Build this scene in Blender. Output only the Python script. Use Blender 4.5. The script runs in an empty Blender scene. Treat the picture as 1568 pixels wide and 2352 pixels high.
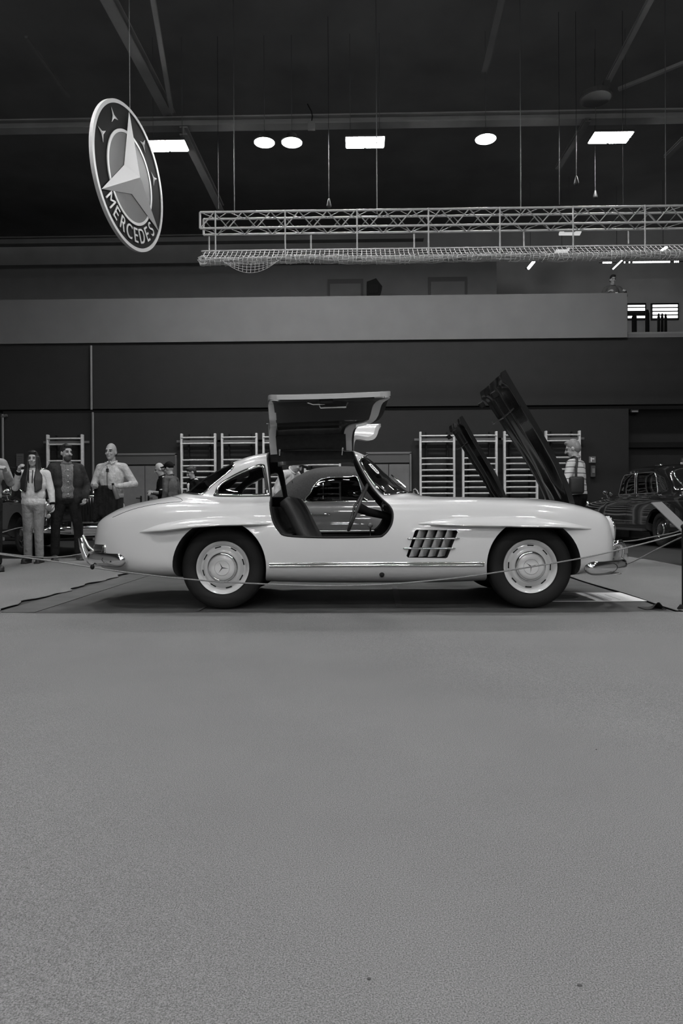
import bpy, bmesh, math, random
import numpy as np
from math import sin, cos, pi, radians
from mathutils import Vector, Matrix, Quaternion

random.seed(7)
rng = np.random.default_rng(7)
SC = bpy.context.scene
COL = SC.collection

# ------------------------------------------------------------------ camera
FPX = 1568.0                       # focal length in pixels of the 1568 x 2352 frame
CAM = Vector((0, 0, .775))
YAW, PITCH, ROLL = radians(1.1), -6 / FPX, -.0055
ROT = Matrix.Rotation(YAW, 3, 'Z') @ Matrix.Rotation(pi / 2 + PITCH, 3, 'X') @ Matrix.Rotation(ROLL, 3, 'Z')
cd = bpy.data.cameras.new('camera')
cam = bpy.data.objects.new('camera', cd)
COL.objects.link(cam)
cam.matrix_world = Matrix.Translation(CAM) @ ROT.to_4x4()
cd.sensor_fit = 'HORIZONTAL'
cd.sensor_width = 24.0
cd.lens = 24.0 * FPX / 1568.0
cd.clip_end = 200
SC.camera = cam

# ------------------------------------------------------------------ world, exposure
W = bpy.data.worlds.new('world')
SC.world = W
W.use_nodes = True
W.node_tree.nodes['Background'].inputs[0].default_value = (.02, .02, .02, 1)
W.node_tree.nodes['Background'].inputs[1].default_value = .3
SC.view_settings.view_transform = 'Standard'
SC.view_settings.look = 'None'
SC.view_settings.gamma = 1
SC.view_settings.use_curve_mapping = False
SC.view_settings.exposure = 0.0
LAMP = 202.0                       # radiance of the hall's lamps


def at(u, v, Y):
    """point on the plane y = Y seen at pixel (u, v)"""
    d = ROT @ Vector(((u - 784) / FPX, -(v - 1176) / FPX, -1))
    return CAM + d * (Y / d.y)


def ground(u, v, z=0.0):
    d = ROT @ Vector(((u - 784) / FPX, -(v - 1176) / FPX, -1))
    return CAM + d * ((z - CAM.z) / d.z)


# ------------------------------------------------------------------ materials
MATS = {}


def mat(name, v=.5, rough=.5, metal=0., coat=0., spec=.5, noise=0., nscale=40., bump=0., bscale=200., emit=0., bdist=.01,
        stripes=None, grain=None):
    if name in MATS:
        return MATS[name]
    m = bpy.data.materials.new(name)
    m.use_nodes = True
    nt = m.node_tree
    b = nt.nodes['Principled BSDF']
    b.inputs['Base Color'].default_value = (v, v, v, 1)
    b.inputs['Roughness'].default_value = rough
    b.inputs['Metallic'].default_value = metal
    b.inputs['Specular IOR Level'].default_value = spec
    b.inputs['Coat Weight'].default_value = coat
    b.inputs['Coat Roughness'].default_value = .04
    if emit:
        b.inputs['Emission Color'].default_value = (1, 1, 1, 1)
        b.inputs['Emission Strength'].default_value = emit
    tc = nt.nodes.new('ShaderNodeTexCoord')
    if noise:
        n = nt.nodes.new('ShaderNodeTexNoise')
        n.inputs['Scale'].default_value = nscale
        n.inputs['Detail'].default_value = 6
        nt.links.new(tc.outputs['Object'], n.inputs['Vector'])
        r = nt.nodes.new('ShaderNodeMapRange')
        r.inputs[1].default_value = .3
        r.inputs[2].default_value = .7
        r.inputs[3].default_value = v * (1 - noise)
        r.inputs[4].default_value = v * (1 + noise)
        nt.links.new(n.outputs['Fac'], r.inputs[0])
        out = r.outputs[0]
        if grain:
            n2 = nt.nodes.new('ShaderNodeTexNoise')
            n2.inputs['Scale'].default_value = grain[0]
            n2.inputs['Detail'].default_value = 3
            nt.links.new(tc.outputs['Object'], n2.inputs['Vector'])
            r2 = nt.nodes.new('ShaderNodeMapRange')
            r2.inputs[1].default_value = .3
            r2.inputs[2].default_value = .7
            r2.inputs[3].default_value = 1 - grain[1]
            r2.inputs[4].default_value = 1 + grain[1]
            nt.links.new(n2.outputs['Fac'], r2.inputs[0])
            mu = nt.nodes.new('ShaderNodeMath')
            mu.operation = 'MULTIPLY'
            nt.links.new(out, mu.inputs[0])
            nt.links.new(r2.outputs[0], mu.inputs[1])
            out = mu.outputs[0]
        nt.links.new(out, b.inputs['Base Color'])
    if stripes:                     # (period, dark value, share): knitted bands along z
        per, dv, sh = stripes
        sx = nt.nodes.new('ShaderNodeSeparateXYZ')
        nt.links.new(tc.outputs['Object'], sx.inputs[0])
        mo = nt.nodes.new('ShaderNodeMath')
        mo.operation = 'PINGPONG'
        mo.inputs[1].default_value = per / 2
        nt.links.new(sx.outputs['Z'], mo.inputs[0])
        lt = nt.nodes.new('ShaderNodeMath')
        lt.operation = 'LESS_THAN'
        lt.inputs[1].default_value = per * sh / 2
        nt.links.new(mo.outputs[0], lt.inputs[0])
        mx = nt.nodes.new('ShaderNodeMix')
        mx.data_type = 'RGBA'
        mx.inputs['A'].default_value = (v, v, v, 1)
        mx.inputs['B'].default_value = (dv, dv, dv, 1)
        nt.links.new(lt.outputs[0], mx.inputs['Factor'])
        nt.links.new(mx.outputs['Result'], b.inputs['Base Color'])
    if bump:
        n = nt.nodes.new('ShaderNodeTexNoise')
        n.inputs['Scale'].default_value = bscale
        n.inputs['Detail'].default_value = 4
        nt.links.new(tc.outputs['Object'], n.inputs['Vector'])
        bp = nt.nodes.new('ShaderNodeBump')
        bp.inputs['Strength'].default_value = bump
        bp.inputs['Distance'].default_value = bdist
        nt.links.new(n.outputs['Fac'], bp.inputs['Height'])
        nt.links.new(bp.outputs['Normal'], b.inputs['Normal'])
    MATS[name] = m
    return m


def glass_mat(name, tint=.8, refl=1.0):
    if name in MATS:
        return MATS[name]
    m = bpy.data.materials.new(name)
    m.use_nodes = True
    nt = m.node_tree
    nt.nodes.remove(nt.nodes['Principled BSDF'])
    o = nt.nodes['Material Output']
    t = nt.nodes.new('ShaderNodeBsdfTransparent')
    t.inputs[0].default_value = (tint, tint, tint, 1)
    g = nt.nodes.new('ShaderNodeBsdfGlossy')
    g.inputs['Roughness'].default_value = .02
    f = nt.nodes.new('ShaderNodeFresnel')
    f.inputs['IOR'].default_value = 1.5
    mx = nt.nodes.new('ShaderNodeMixShader')
    nt.links.new(f.outputs[0], mx.inputs[0])
    nt.links.new(t.outputs[0], mx.inputs[1])
    nt.links.new(g.outputs[0], mx.inputs[2])
    nt.links.new(mx.outputs[0], o.inputs[0])
    MATS[name] = m
    return m


PAINT = mat('white_paint', .56, .3, coat=.9, spec=.4)
SILVER = mat('silver_grey_paint', .10, .4, metal=.1, coat=.7)
BLACKP = mat('black_paint', .008, .12, coat=1.)
UNDER = mat('black_gloss_panel', .006, .24, coat=.35)
CHROME = mat('chrome', .82, .07, metal=1.)
STEEL = mat('brushed_metal', .35, .35, metal=.8)
RUBBER = mat('tyre_rubber', .016, .75, spec=.2)
SEAL = mat('black_rubber_seal', .010, .55, spec=.25)
TRIM = mat('dark_trim', .028, .6, noise=.2, nscale=30, spec=.3)
LEATH = mat('dark_leather', .035, .42, spec=.4, bump=.3, bscale=90, bdist=.004)
CANVAS = mat('soft_top_canvas', .065, .9, noise=.15, nscale=60, spec=.1, bump=.3, bscale=300, bdist=.002)
GLASS = glass_mat('window_glass', .82)
DGLASS = glass_mat('dark_glass', .45)
LENS = mat('lamp_lens', .5, .1, spec=.8, coat=1., metal=.4)
DLENS = mat('dark_lamp_lens', .02, .12, coat=1.)
CARPET = mat('grey_carpet', .20, .95, spec=.05, noise=.05, nscale=1.3, grain=(380, .5), bump=.8, bscale=300, bdist=.005)
MATD = mat('dark_floor_mat', .085, .5, spec=.3, noise=.25, nscale=3)
MATS2 = mat('dark_edge_strip', .10, .55, spec=.3, noise=.2, nscale=5)
FLOOR = mat('dark_sports_floor', .03, .5, noise=.2, nscale=1.5)
WALL = mat('dark_wall_paint', .024, .8, noise=.05, nscale=3, spec=.2)
WALLU = mat('dark_upper_wall', .18, .85, noise=.06, nscale=2, spec=.2)
FASC = mat('balcony_plaster', .14, .85, noise=.05, nscale=2, spec=.2)
CEIL = mat('ceiling_black', .17, .9, noise=.15, nscale=.8, spec=.1)
BEAMM = mat('roof_steel_grey', .26, .6, noise=.12, nscale=2)
BEAMD = mat('roof_steel_dark', .15, .7, noise=.12, nscale=2)
WOOD = mat('pale_wood_bars', .55, .45, noise=.12, nscale=14)
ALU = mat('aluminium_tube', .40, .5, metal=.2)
ALUD = mat('aluminium_brace_shaded', .16, .55, metal=.2)  # rear and flat braces: same aluminium, their dimness put into the colour
DARKV = mat('dark_void_paint', .5, .9, spec=.1, noise=.1, nscale=1)
PALEW = mat('pale_hall_wall', .26, .8)
WIRE = mat('dark_wire', .09, .6)
NET = mat('pale_net_cord', .6, .9, spec=.1)
DOORM = mat('grey_door_leaf', .13, .5, noise=.06, nscale=9)
DOORD = mat('dark_door_panel', .06, .5)
LIT = mat('lamp_light', .8, .5, emit=LAMP)
LITSOFT = mat('window_daylight', .8, .5, emit=2.2)
LITTUBE = mat('tube_light', .8, .5, emit=6.)
HOUS = mat('lamp_housing', .05, .5)
PAPER = mat('white_paper', .82, .6)
PRINT = mat('dark_print', .05, .6)
PRINTG = mat('grey_print', .2, .6)
ROPE = mat('grey_rope', .22, .8, noise=.3, nscale=200)
BLACKM = mat('black_matt', .008, .7, spec=.2)


# ------------------------------------------------------------------ object helpers
def tag(o, label=None, cat=None, group=None, kind=None):
    if label: o['label'] = label
    if cat: o['category'] = cat
    if group: o['group'] = group
    if kind: o['kind'] = kind
    return o


def thing(name, label, cat, loc=(0, 0, 0), rz=0., group=None, parent=None):
    o = bpy.data.objects.new(name, None)
    COL.objects.link(o)
    o.location = loc
    o.rotation_euler = (0, 0, rz)
    o.empty_display_size = .1
    return tag(o, label, cat, group)


def link(name, me, m=None, parent=None):
    o = bpy.data.objects.new(name, me)
    COL.objects.link(o)
    if m is not None:
        ms = m if isinstance(m, (list, tuple)) else [m]
        if len(me.materials) == 0:
            for k in ms: me.materials.append(k)
    if parent: o.parent = parent
    return o


def finish(me, smooth=None):
    bm = bmesh.new()
    bm.from_mesh(me)
    bmesh.ops.recalc_face_normals(bm, faces=bm.faces)
    bm.to_mesh(me)
    bm.free()
    if smooth is not None:
        me.polygons.foreach_set('use_smooth', [True] * len(me.polygons))
        me.set_sharp_from_angle(angle=radians(smooth))
    me.update()


class MB:
    """collects shapes, then links them as one mesh"""
    def __init__(self):
        self.v, self.f, self.mi = [], [], []

    def add(self, v, f, mi=0, M=None):
        n = len(self.v)
        if M is not None:
            v = [tuple(M @ Vector(p)) for p in v]
        self.v += [tuple(p) for p in v]
        self.f += [tuple(i + n for i in q) for q in f]
        self.mi += [mi] * len(f)
        return self

    def mesh(self, name, smooth=None):
        me = bpy.data.meshes.new(name)
        me.from_pydata(self.v, [], self.f)
        if any(self.mi):
            me.polygons.foreach_set('material_index', self.mi)
        finish(me, smooth)
        return me

    def build(self, name, m, parent=None, smooth=None):
        return link(name, self.mesh(name, smooth), m, parent)

    # shapes
    def box(self, c, s, M=None, mi=0):
        x, y, z = c
        a, b, d = s[0] / 2, s[1] / 2, s[2] / 2
        v = [(x + i * a, y + j * b, z + k * d) for i in (-1, 1) for j in (-1, 1) for k in (-1, 1)]
        f = [(0, 1, 3, 2), (4, 6, 7, 5), (0, 4, 5, 1), (2, 3, 7, 6), (0, 2, 6, 4), (1, 5, 7, 3)]
        return self.add(v, f, mi, M)

    def bbox(self, c, s, r, M=None, mi=0, seg=2):
        bm = bmesh.new()
        bmesh.ops.create_cube(bm, size=1)
        for q in bm.verts:
            q.co = Vector((q.co.x * s[0], q.co.y * s[1], q.co.z * s[2]))
        bmesh.ops.bevel(bm, geom=bm.edges[:], offset=r, segments=seg, profile=.5, affect='EDGES')
        bm.verts.index_update()
        v = [q.co + Vector(c) for q in bm.verts]
        f = [[q.index for q in p.verts] for p in bm.faces]
        bm.free()
        return self.add(v, f, mi, M)

    def prism(self, poly, y0, y1, mi=0, M=None):
        n = len(poly)
        v = [(x, y0, z) for x, z in poly] + [(x, y1, z) for x, z in poly]
        f = [tuple(range(n)), tuple(range(2 * n - 1, n - 1, -1))]
        f += [(i, (i + 1) % n, n + (i + 1) % n, n + i) for i in range(n)]
        return self.add(v, f, mi, M)

    def plate(self, poly, z0, z1, mi=0):
        n = len(poly)
        v = [(x, y, z0) for x, y in poly] + [(x, y, z1) for x, y in poly]
        f = [tuple(range(n)), tuple(range(2 * n - 1, n - 1, -1))]
        f += [(i, (i + 1) % n, n + (i + 1) % n, n + i) for i in range(n)]
        return self.add(v, f, mi)

    def revolve(self, prof, seg=48, M=None, mi=0, closed=False):
        """prof: (r, h) pairs revolved about the local y axis, h along -y"""
        v, f = [], []
        n = len(prof)
        for i in range(seg):
            a = 2 * pi * i / seg
            for r, h in prof:
                v.append((r * cos(a), -h, r * sin(a)))
        for i in range(seg):
            j = (i + 1) % seg
            for k in range(n - 1 + (1 if closed else 0)):
                k2 = (k + 1) % n
                f.append((i * n + k, j * n + k, j * n + k2, i * n + k2))
        return self.add(v, f, mi, M)

    def tube(self, path, r, seg=8, closed=False, mi=0, caps=True):
        P = [Vector(p) for p in path]
        n = len(P)
        R = r if isinstance(r, (list, tuple)) else [r] * n
        v, f = [], []
        up = None
        for i in range(n):
            if closed:
                t = (P[(i + 1) % n] - P[i - 1])
            else:
                t = P[min(i + 1, n - 1)] - P[max(i - 1, 0)]
            t.normalize()
            if up is None:
                up = Vector((0, 0, 1)) if abs(t.z) < .9 else Vector((0, 1, 0))
            a = t.cross(up)
            if a.length < 1e-5: a = t.orthogonal()
            a.normalize()
            up = a.cross(t).normalized()
            for k in range(seg):
                th = 2 * pi * k / seg
                v.append(P[i] + (a * cos(th) + up * sin(th)) * R[i])
        for i in range(n if closed else n - 1):
            j = (i + 1) % n
            for k in range(seg):
                k2 = (k + 1) % seg
                f.append((i * seg + k, i * seg + k2, j * seg + k2, j * seg + k))
        if not closed and caps:
            f.append(tuple(range(seg)))
            f.append(tuple(range(n * seg - 1, (n - 1) * seg - 1, -1)))
        return self.add(v, f, mi)

    def sweep(self, path, prof, mi=0):
        """closed profile [(out, up)] swept along a path in a horizontal plane; caps"""
        P = [Vector(p) for p in path]
        n, m = len(P), len(prof)
        v, f = [], []
        for i in range(n):
            t = (P[min(i + 1, n - 1)] - P[max(i - 1, 0)]).normalized()
            o = Vector((t.y, -t.x, 0)).normalized()
            sc = 1.0
            for a, b in prof:
                v.append(P[i] + o * a * sc + Vector((0, 0, b * sc)))
        for i in range(n - 1):
            for k in range(m):
                k2 = (k + 1) % m
                f.append((i * m + k, i * m + k2, (i + 1) * m + k2, (i + 1) * m + k))
        f.append(tuple(range(m)))
        f.append(tuple(range(n * m - 1, (n - 1) * m - 1, -1)))
        return self.add(v, f, mi)

    def ellipsoid(self, c, s, M=None, mi=0, nu=14, nv=9):
        v, f = [], []
        for i in range(nv + 1):
            th = pi * i / nv
            for j in range(nu):
                ph = 2 * pi * j / nu
                v.append((c[0] + s[0] * sin(th) * cos(ph), c[1] + s[1] * sin(th) * sin(ph), c[2] + s[2] * cos(th)))
        for i in range(nv):
            for j in range(nu):
                k = (j + 1) % nu
                f.append((i * nu + j, i * nu + k, (i + 1) * nu + k, (i + 1) * nu + j))
        return self.add(v, f, mi, M)

    def capsule(self, a, b, ra, rb, seg=10, flat=None, mi=0):
        a, b = Vector(a), Vector(b)
        t = b - a
        L = t.length
        t = t.normalized() if L > 1e-6 else Vector((0, 0, 1))
        x = t.orthogonal().normalized()
        y = t.cross(x)
        rings = []
        for i in range(4):
            th = pi / 2 * (1 - i / 3.0)
            rings.append((a - t * ra * sin(th), max(ra * cos(th), ra * .02)))
        for i in range(4):
            th = pi / 2 * i / 3.0
            rings.append((b + t * rb * sin(th), max(rb * cos(th), rb * .02)))
        v, f = [], []
        for c, r in rings:
            for k in range(seg):
                th = 2 * pi * k / seg
                v.append(c + (x * cos(th) + y * sin(th)) * r)
        for i in range(len(rings) - 1):
            for k in range(seg):
                k2 = (k + 1) % seg
                f.append((i * seg + k, i * seg + k2, (i + 1) * seg + k2, (i + 1) * seg + k))
        f.append(tuple(range(seg)))
        f.append(tuple(range(len(rings) * seg - 1, (len(rings) - 1) * seg - 1, -1)))
        return self.add(v, f, mi)


def apply_mods(o):
    dg = bpy.context.evaluated_depsgraph_get()
    me = bpy.data.meshes.new_from_object(o.evaluated_get(dg), preserve_all_data_layers=True, depsgraph=dg)
    o.modifiers.clear()
    old = o.data
    o.data = me
    return o


def boolean(o, cutter, op='DIFFERENCE'):
    m = o.modifiers.new('cut', 'BOOLEAN')
    m.object = cutter
    m.operation = op
    m.solver = 'EXACT'
    try: m.material_mode = 'INDEX'
    except Exception: pass
    apply_mods(o)
    bpy.data.objects.remove(cutter)
    return o


def shade(o, ang=35):
    me = o.data
    me.polygons.foreach_set('use_smooth', [True] * len(me.polygons))
    me.set_sharp_from_angle(angle=radians(ang))
    me.update()
    return o


def remesh(mb, name, m, parent, voxel=.012, smooth=6):
    o = mb.build(name, m, parent)
    md = o.modifiers.new('r', 'REMESH')
    md.mode = 'VOXEL'
    md.voxel_size = voxel
    md.use_smooth_shade = True
    if smooth:
        s = o.modifiers.new('s', 'SMOOTH')
        s.factor = .5
        s.iterations = smooth
    apply_mods(o)
    if len(o.data.materials) == 0:
        o.data.materials.append(m)
    o.data.polygons.foreach_set('use_smooth', [True] * len(o.data.polygons))
    return o


def copy_tree(o, parent=None):
    c = o.copy()
    COL.objects.link(c)
    c.parent = parent
    for ch in o.children:
        copy_tree(ch, c)
    return c


def smooth_path(P, n=8, closed=False):
    """Catmull-Rom through points of any dimension"""
    P = [np.array(p, float) for p in P]
    N = len(P)
    out = []
    segs = N if closed else N - 1
    for i in range(segs):
        if closed:
            p0, p1, p2, p3 = P[i - 1], P[i], P[(i + 1) % N], P[(i + 2) % N]
        else:
            p1, p2 = P[i], P[i + 1]
            p0 = P[i - 1] if i > 0 else 2 * p1 - p2
            p3 = P[i + 2] if i + 2 < N else 2 * p2 - p1
        for k in range(n):
            t = k / n
            out.append(.5 * (2 * p1 + (p2 - p0) * t + (2 * p0 - 5 * p1 + 4 * p2 - p3) * t * t + (3 * p1 - p0 - 3 * p2 + p3) * t ** 3))
    if not closed: out.append(P[-1])
    return out

# ================================================================== the hall
def struct(name, mb, m, parent=None, smooth=None, label=None):
    o = mb.build(name, m, parent, smooth)
    if parent is None: o['kind'] = 'structure'
    if label: o['label'] = label
    return o


YW = 18.0
zA = at(784, 938, YW).z          # seam between the lower and the upper wall
zB = at(0, 793, YW).z            # underside of the balcony front
zC = at(700, 681, YW - .15).z    # top of the balcony front
xR = at(1443, 950, YW).x         # right end of the lower wall
xF = at(1440, 720, YW - .15).x   # right end of the balcony front
xU = at(1140, 640, 21.5).x       # right end of the upper wall
zU = at(500, 603, 21.5).z        # top of the lit part of the upper wall
struct('floor', MB().box((0, -4.5, -.06), (30, 63, .1)), FLOOR)
struct('ceiling', MB().box((0, -4.5, 10.6), (30, 63, .2)), CEIL)
struct('wall_left', MB().box((-14.1, -4.5, 5.25), (.2, 63, 10.5)), PALEW)
struct('wall_right', MB().box((14.1, -4.5, 5.25), (.2, 63, 10.5)), PALEW)
struct('wall_front', MB().box((0, -36.1, 5.25), (30, .2, 10.5)), PALEW)
struct('wall_back', MB().box(((xR - 14) / 2, YW + .1, zA / 2 - .02), (xR + 14, .2, zA - .06)), WALL)
struct('wall_back_recess', MB().box(((xR + 14) / 2, YW + .6, zA / 2 - .02), (14 - xR, .2, zA)), WALL)
struct('wall_back_upper', MB().box((0, YW + .06, (zA + zB) / 2 + .015), (28, .28, zB - zA - .03)), WALL)
struct('trim_1', MB().box(((xR + 14) / 2, YW + .42, at(1500, 1022, YW + .4).z), (14 - xR, .12, .14)), BLACKM)
struct('wall_balcony', MB().box(((xF - 14) / 2, YW - .02, (zB + zC) / 2), (xF + 14, .26, zC - zB)), FASC)
struct('floor_balcony', MB().box((0, YW + 3.1, zB + .1), (28, 6.0, .2)), WALLU)
struct('wall_gallery', MB().box(((xU - 14) / 2, 21.6, (zB + zU) / 2), (xU + 14, .2, zU - zB)), WALLU)
struct('wall_gallery_dark', MB().box((0, 24.2, (zB + 10.5) / 2), (28, .2, 10.5 - zB)), DARKV)
pz = at(1500, 770, YW).z
struct('trim_2', MB().box(((xF + 14) / 2 + .01, YW + .1, pz), (14 - xF, .14, .1)), FASC)

# gallery windows on the far wall with daylight behind their blinds
YG = 24.05


def gallery_window(name, u0, u1, slats, v0, v1):
    a, b = at(u0, v1, YG), at(u1, v0, YG)
    w = struct(name, MB().box(((a.x + b.x) / 2, YG + .02, (a.z + b.z) / 2), (b.x - a.x + .1, .04, b.z - a.z + .1)), BLACKM)
    for s0, s1 in slats:
        p, q = at(u0, s1, YG), at(u1, s0, YG)
        MB().box(((a.x + b.x) / 2, YG - .02, (p.z + q.z) / 2), (b.x - a.x, .02, q.z - p.z)).build('pane', LITSOFT, w)


gallery_window('window_1', 1441, 1480, [(701, 705), (707.5, 714), (726, 731)], 699, 732)
gallery_window('window_2', 1498, 1555, [(700, 705.5), (708, 714), (716.5, 722.5), (725, 731)], 699, 732)

# recessed panels on the gallery wall
for n, (u0, v0, u1, v1) in enumerate([(752, 641, 834, 682), (983, 636, 1072, 682)]):
    a, b = at(u0, v1, 21.48), at(u1, v0, 21.48)
    d = struct('door_%d' % (n + 3), MB().box(((a.x + b.x) / 2, 21.48, (b.z + zB + .2) / 2), (b.x - a.x, .05, b.z - zB - .2)), mat('gallery_door_frame', .09, .8))
    MB().box(((a.x + b.x) / 2, 21.45, (b.z + zB + .1) / 2), (b.x - a.x - .16, .03, b.z - zB - .4)).build('door_leaf', WALLU, d)


# double doors in the lower wall
def wall_door(name, u0, u1, v0, vt):
    a, b = at(u0, v0, YW), at(u1, v0, YW)
    zt = at(u0, vt, YW).z
    y = YW - .03
    mb = MB()
    for x in (a.x, b.x): mb.box((x, y, a.z / 2), (.045, .08, a.z))
    mb.box(((a.x + b.x) / 2, y, a.z), (b.x - a.x + .045, .08, .05))
    d = struct(name, mb, mat('door_frame_paint', .12, .5))
    MB().box(((a.x + b.x) / 2, y + .01, (a.z + zt) / 2), (b.x - a.x - .05, .05, a.z - zt - .06)).build('transom', DOORD, d)
    w = (b.x - a.x - .06) / 2
    for k in (-1, 1):
        lf = MB().bbox(((a.x + b.x) / 2 + k * (w / 2 + .004), y + .01, zt / 2), (w - .008, .05, zt - .02), .004).build('door_leaf', DOORM, d)
        h = MB()
        hx = (a.x + b.x) / 2 + k * .1
        h.box((hx, y - .03, 1.06), (.04, .02, .2))
        h.tube([(hx, y - .04, 1.1), (hx, y - .08, 1.1), (hx + k * .12, y - .08, 1.1)], .012)
        h.build('door_handle', BLACKM, lf)


wall_door('door_1', 262, 405, 1044, 1070)
wall_door('door_2', 842, 942, 1041, 1066)

# pipes on the wall
for n, (u, v0, v1, y) in enumerate([(209, 794, 941, YW - .13), (213, 947, 1120, YW - .1), (6, 952, 1110, YW - .1)]):
    a = at(u, v0, y)
    z1 = at(u, v1, y).z if n == 0 else 0
    o = MB().tube([(a.x, y, z1), (a.x, y, a.z)], .03, 10).build('wall_pipe', mat('pipe_paint', .16, .5))
    tag(o, ['thin pale pipe on the upper wall under the balcony', 'thin pale pipe standing on the floor against the lower wall',
            'thick pale post against the wall beside the paper notice'][n], 'pipe')
    if n == 2:
        MB().tube([(a.x - .02, y, a.z - .06), (a.x + .12, y, a.z - .02)], .04, 8).build('pipe_bracket', STEEL, o)

# wall bars
Z1 = at(1005, 1001, 17.75).z
ZR = [Z1, Z1 - .152] + [at(1005, 1052.8, 17.75).z - .152 * k for k in range(14) if at(1005, 1052.8, 17.75).z - .152 * k > .1]
BARS = [(107, 192, 'behind the bearded man in the dark jacket'), (414, 497, 'above the woman with the dark bun'),
        (507, 592, 'behind the raised rear window of the white coupe'), (602, 687, 'beside the raised door of the white coupe'),
        (697, 783, 'behind the grey canvas roof'), (962, 1045, 'next to the grey double door'),
        (1060, 1142, 'behind the small raised bonnet'), (1155, 1235, 'between the two raised bonnets'),
        (1250, 1333, 'behind the man in the striped sweater')]
rung_me = {}
for u0, u1, where in BARS:
    a, b = at(u0 + 3, 1000, 17.8), at(u1 - 3, 1000, 17.8)
    w = round(b.x - a.x, 2)
    t = thing('wall_bars', 'pale wooden gymnastics wall bars ' + where, 'wall bars', ((a.x + b.x) / 2, 17.8, 0), 0, 'gymnastics wall bars along the back wall')
    zt = Z1 + .11
    for k in (-1, 1):
        MB().bbox((k * w / 2, 0, zt / 2), (.055, .11, zt), .01).build('upright', WOOD, t)
        MB().box((k * (w / 2 - .16), .13, zt / 2 + .1), (.03, .08, zt - .2)).build('wall_mount', BLACKM, t)
    if w not in rung_me:
        me = MB().tube([(-w / 2, 0, 0), (-w / 4, 0, .003), (w / 4, 0, .003), (w / 2, 0, 0)], .021, 8).mesh('rung', 40)
        me.materials.append(WOOD)
        rung_me[w] = me
    for i, z in enumerate(ZR):
        o = link('rung', rung_me[w], None, t)
        o.location = (0, -.03 if i else -.05, z)
    MB().box((0, .08, Z1 - .08), (w + .3, .03, .055)).build('wall_rail', mat('rail_wood', .12, .5), t)

# notices on the wall
a, b = at(38, 1071, YW - .02), at(54, 1042, YW - .02)
o = MB().box(((a.x + b.x) / 2, YW - .02, (a.z + b.z) / 2), (b.x - a.x, .02, b.z - a.z)).build('paper_notice', mat('dull_notice', .07, .6))
tag(o, 'dull grey paper notice on the dark wall behind the long-haired woman', 'notice')
for k in range(5):
    MB().box(((a.x + b.x) / 2, YW - .033, b.z - .08 - k * .05), ((b.x - a.x) * .7, .004, .012)).build('print_line', PRINT, o)
a, b = at(1352, 1063, YW - .02), at(1367, 1048.5, YW - .02)
o = MB().box(((a.x + b.x) / 2, YW - .02, (a.z + b.z) / 2), (b.x - a.x, .03, b.z - a.z)).build('wall_sign', mat('grey_sign', .16, .5))
tag(o, 'small square grey sign on the dark wall beside the striped sweater', 'sign')
cx, cz = (a.x + b.x) / 2, (a.z + b.z) / 2
MB().box((cx - .03, YW - .037, cz), (.025, .004, .11)).build('sign_print', PAPER, o)
MB().box((cx + .02, YW - .037, cz + .02), (.06, .004, .025)).build('sign_print', PAPER, o)
a = at(1361, 1083, YW - .05)
o = MB().bbox((a.x, YW - .05, a.z), (.12, .1, .3), .02).build('fire_box', mat('fire_box_paint', .07, .4))
tag(o, 'narrow grey wall box below the small square sign', 'wall box')
MB().box((a.x, YW - .105, a.z + .02), (.07, .012, .12)).build('box_plate', mat('box_plate_paint', .2, .4), o)
a = at(1455, 944, YW + .3)
o = MB().bbox((a.x, YW + .35, a.z), (.22, .24, .1), .02).build('wall_lamp', HOUS)
tag(o, 'small unlit lamp housing under the upper wall above the black limousine', 'lamp')
MB().box((a.x, YW + .22, a.z - .02), (.16, .012, .04)).build('lamp_glass', mat('dim_lamp_glass', .5, .3), o)

# roof steelwork
ZB_ = 8.55


def beam(label, P, Q, w, h, m=BEAMM, name='roof_beam'):
    P, Q = Vector(P), Vector(Q)
    d = Q - P
    L = d.length
    q = d.to_track_quat('Y', 'Z')
    M = Matrix.Translation((P + Q) / 2) @ q.to_matrix().to_4x4()
    mb = MB()
    t = .03
    mb.box((0, 0, h / 2 - t / 2), (w, L, t))
    mb.box((0, 0, -h / 2 + t / 2), (w, L, t))
    mb.box((0, 0, 0), (t, L, h - 2 * t))
    ob = mb.build(name, m)
    ob.matrix_world = M
    tag(ob, label, 'roof beam', 'steel members under the ceiling')
    return ob


yb = 14.25
zb = at(784, 279, yb).z
beam('long grey steel beam crossing the hall above the round lamps', (-13.9, yb, zb), (13.9, yb, zb), .25, .19)
beam('long dark steel beam far behind the hanging round sign', (-13.9, 19.5, at(300, 552, 19.5).z), (2, 19.5, at(300, 552, 19.5).z), .25, .2, BEAMD)


def lb(u0, v0, u1, v1, z, w, h, label, m=BEAMM):
    beam(label, ground(u0, v0, z), ground(u1, v1, z), w, h, m)


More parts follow.
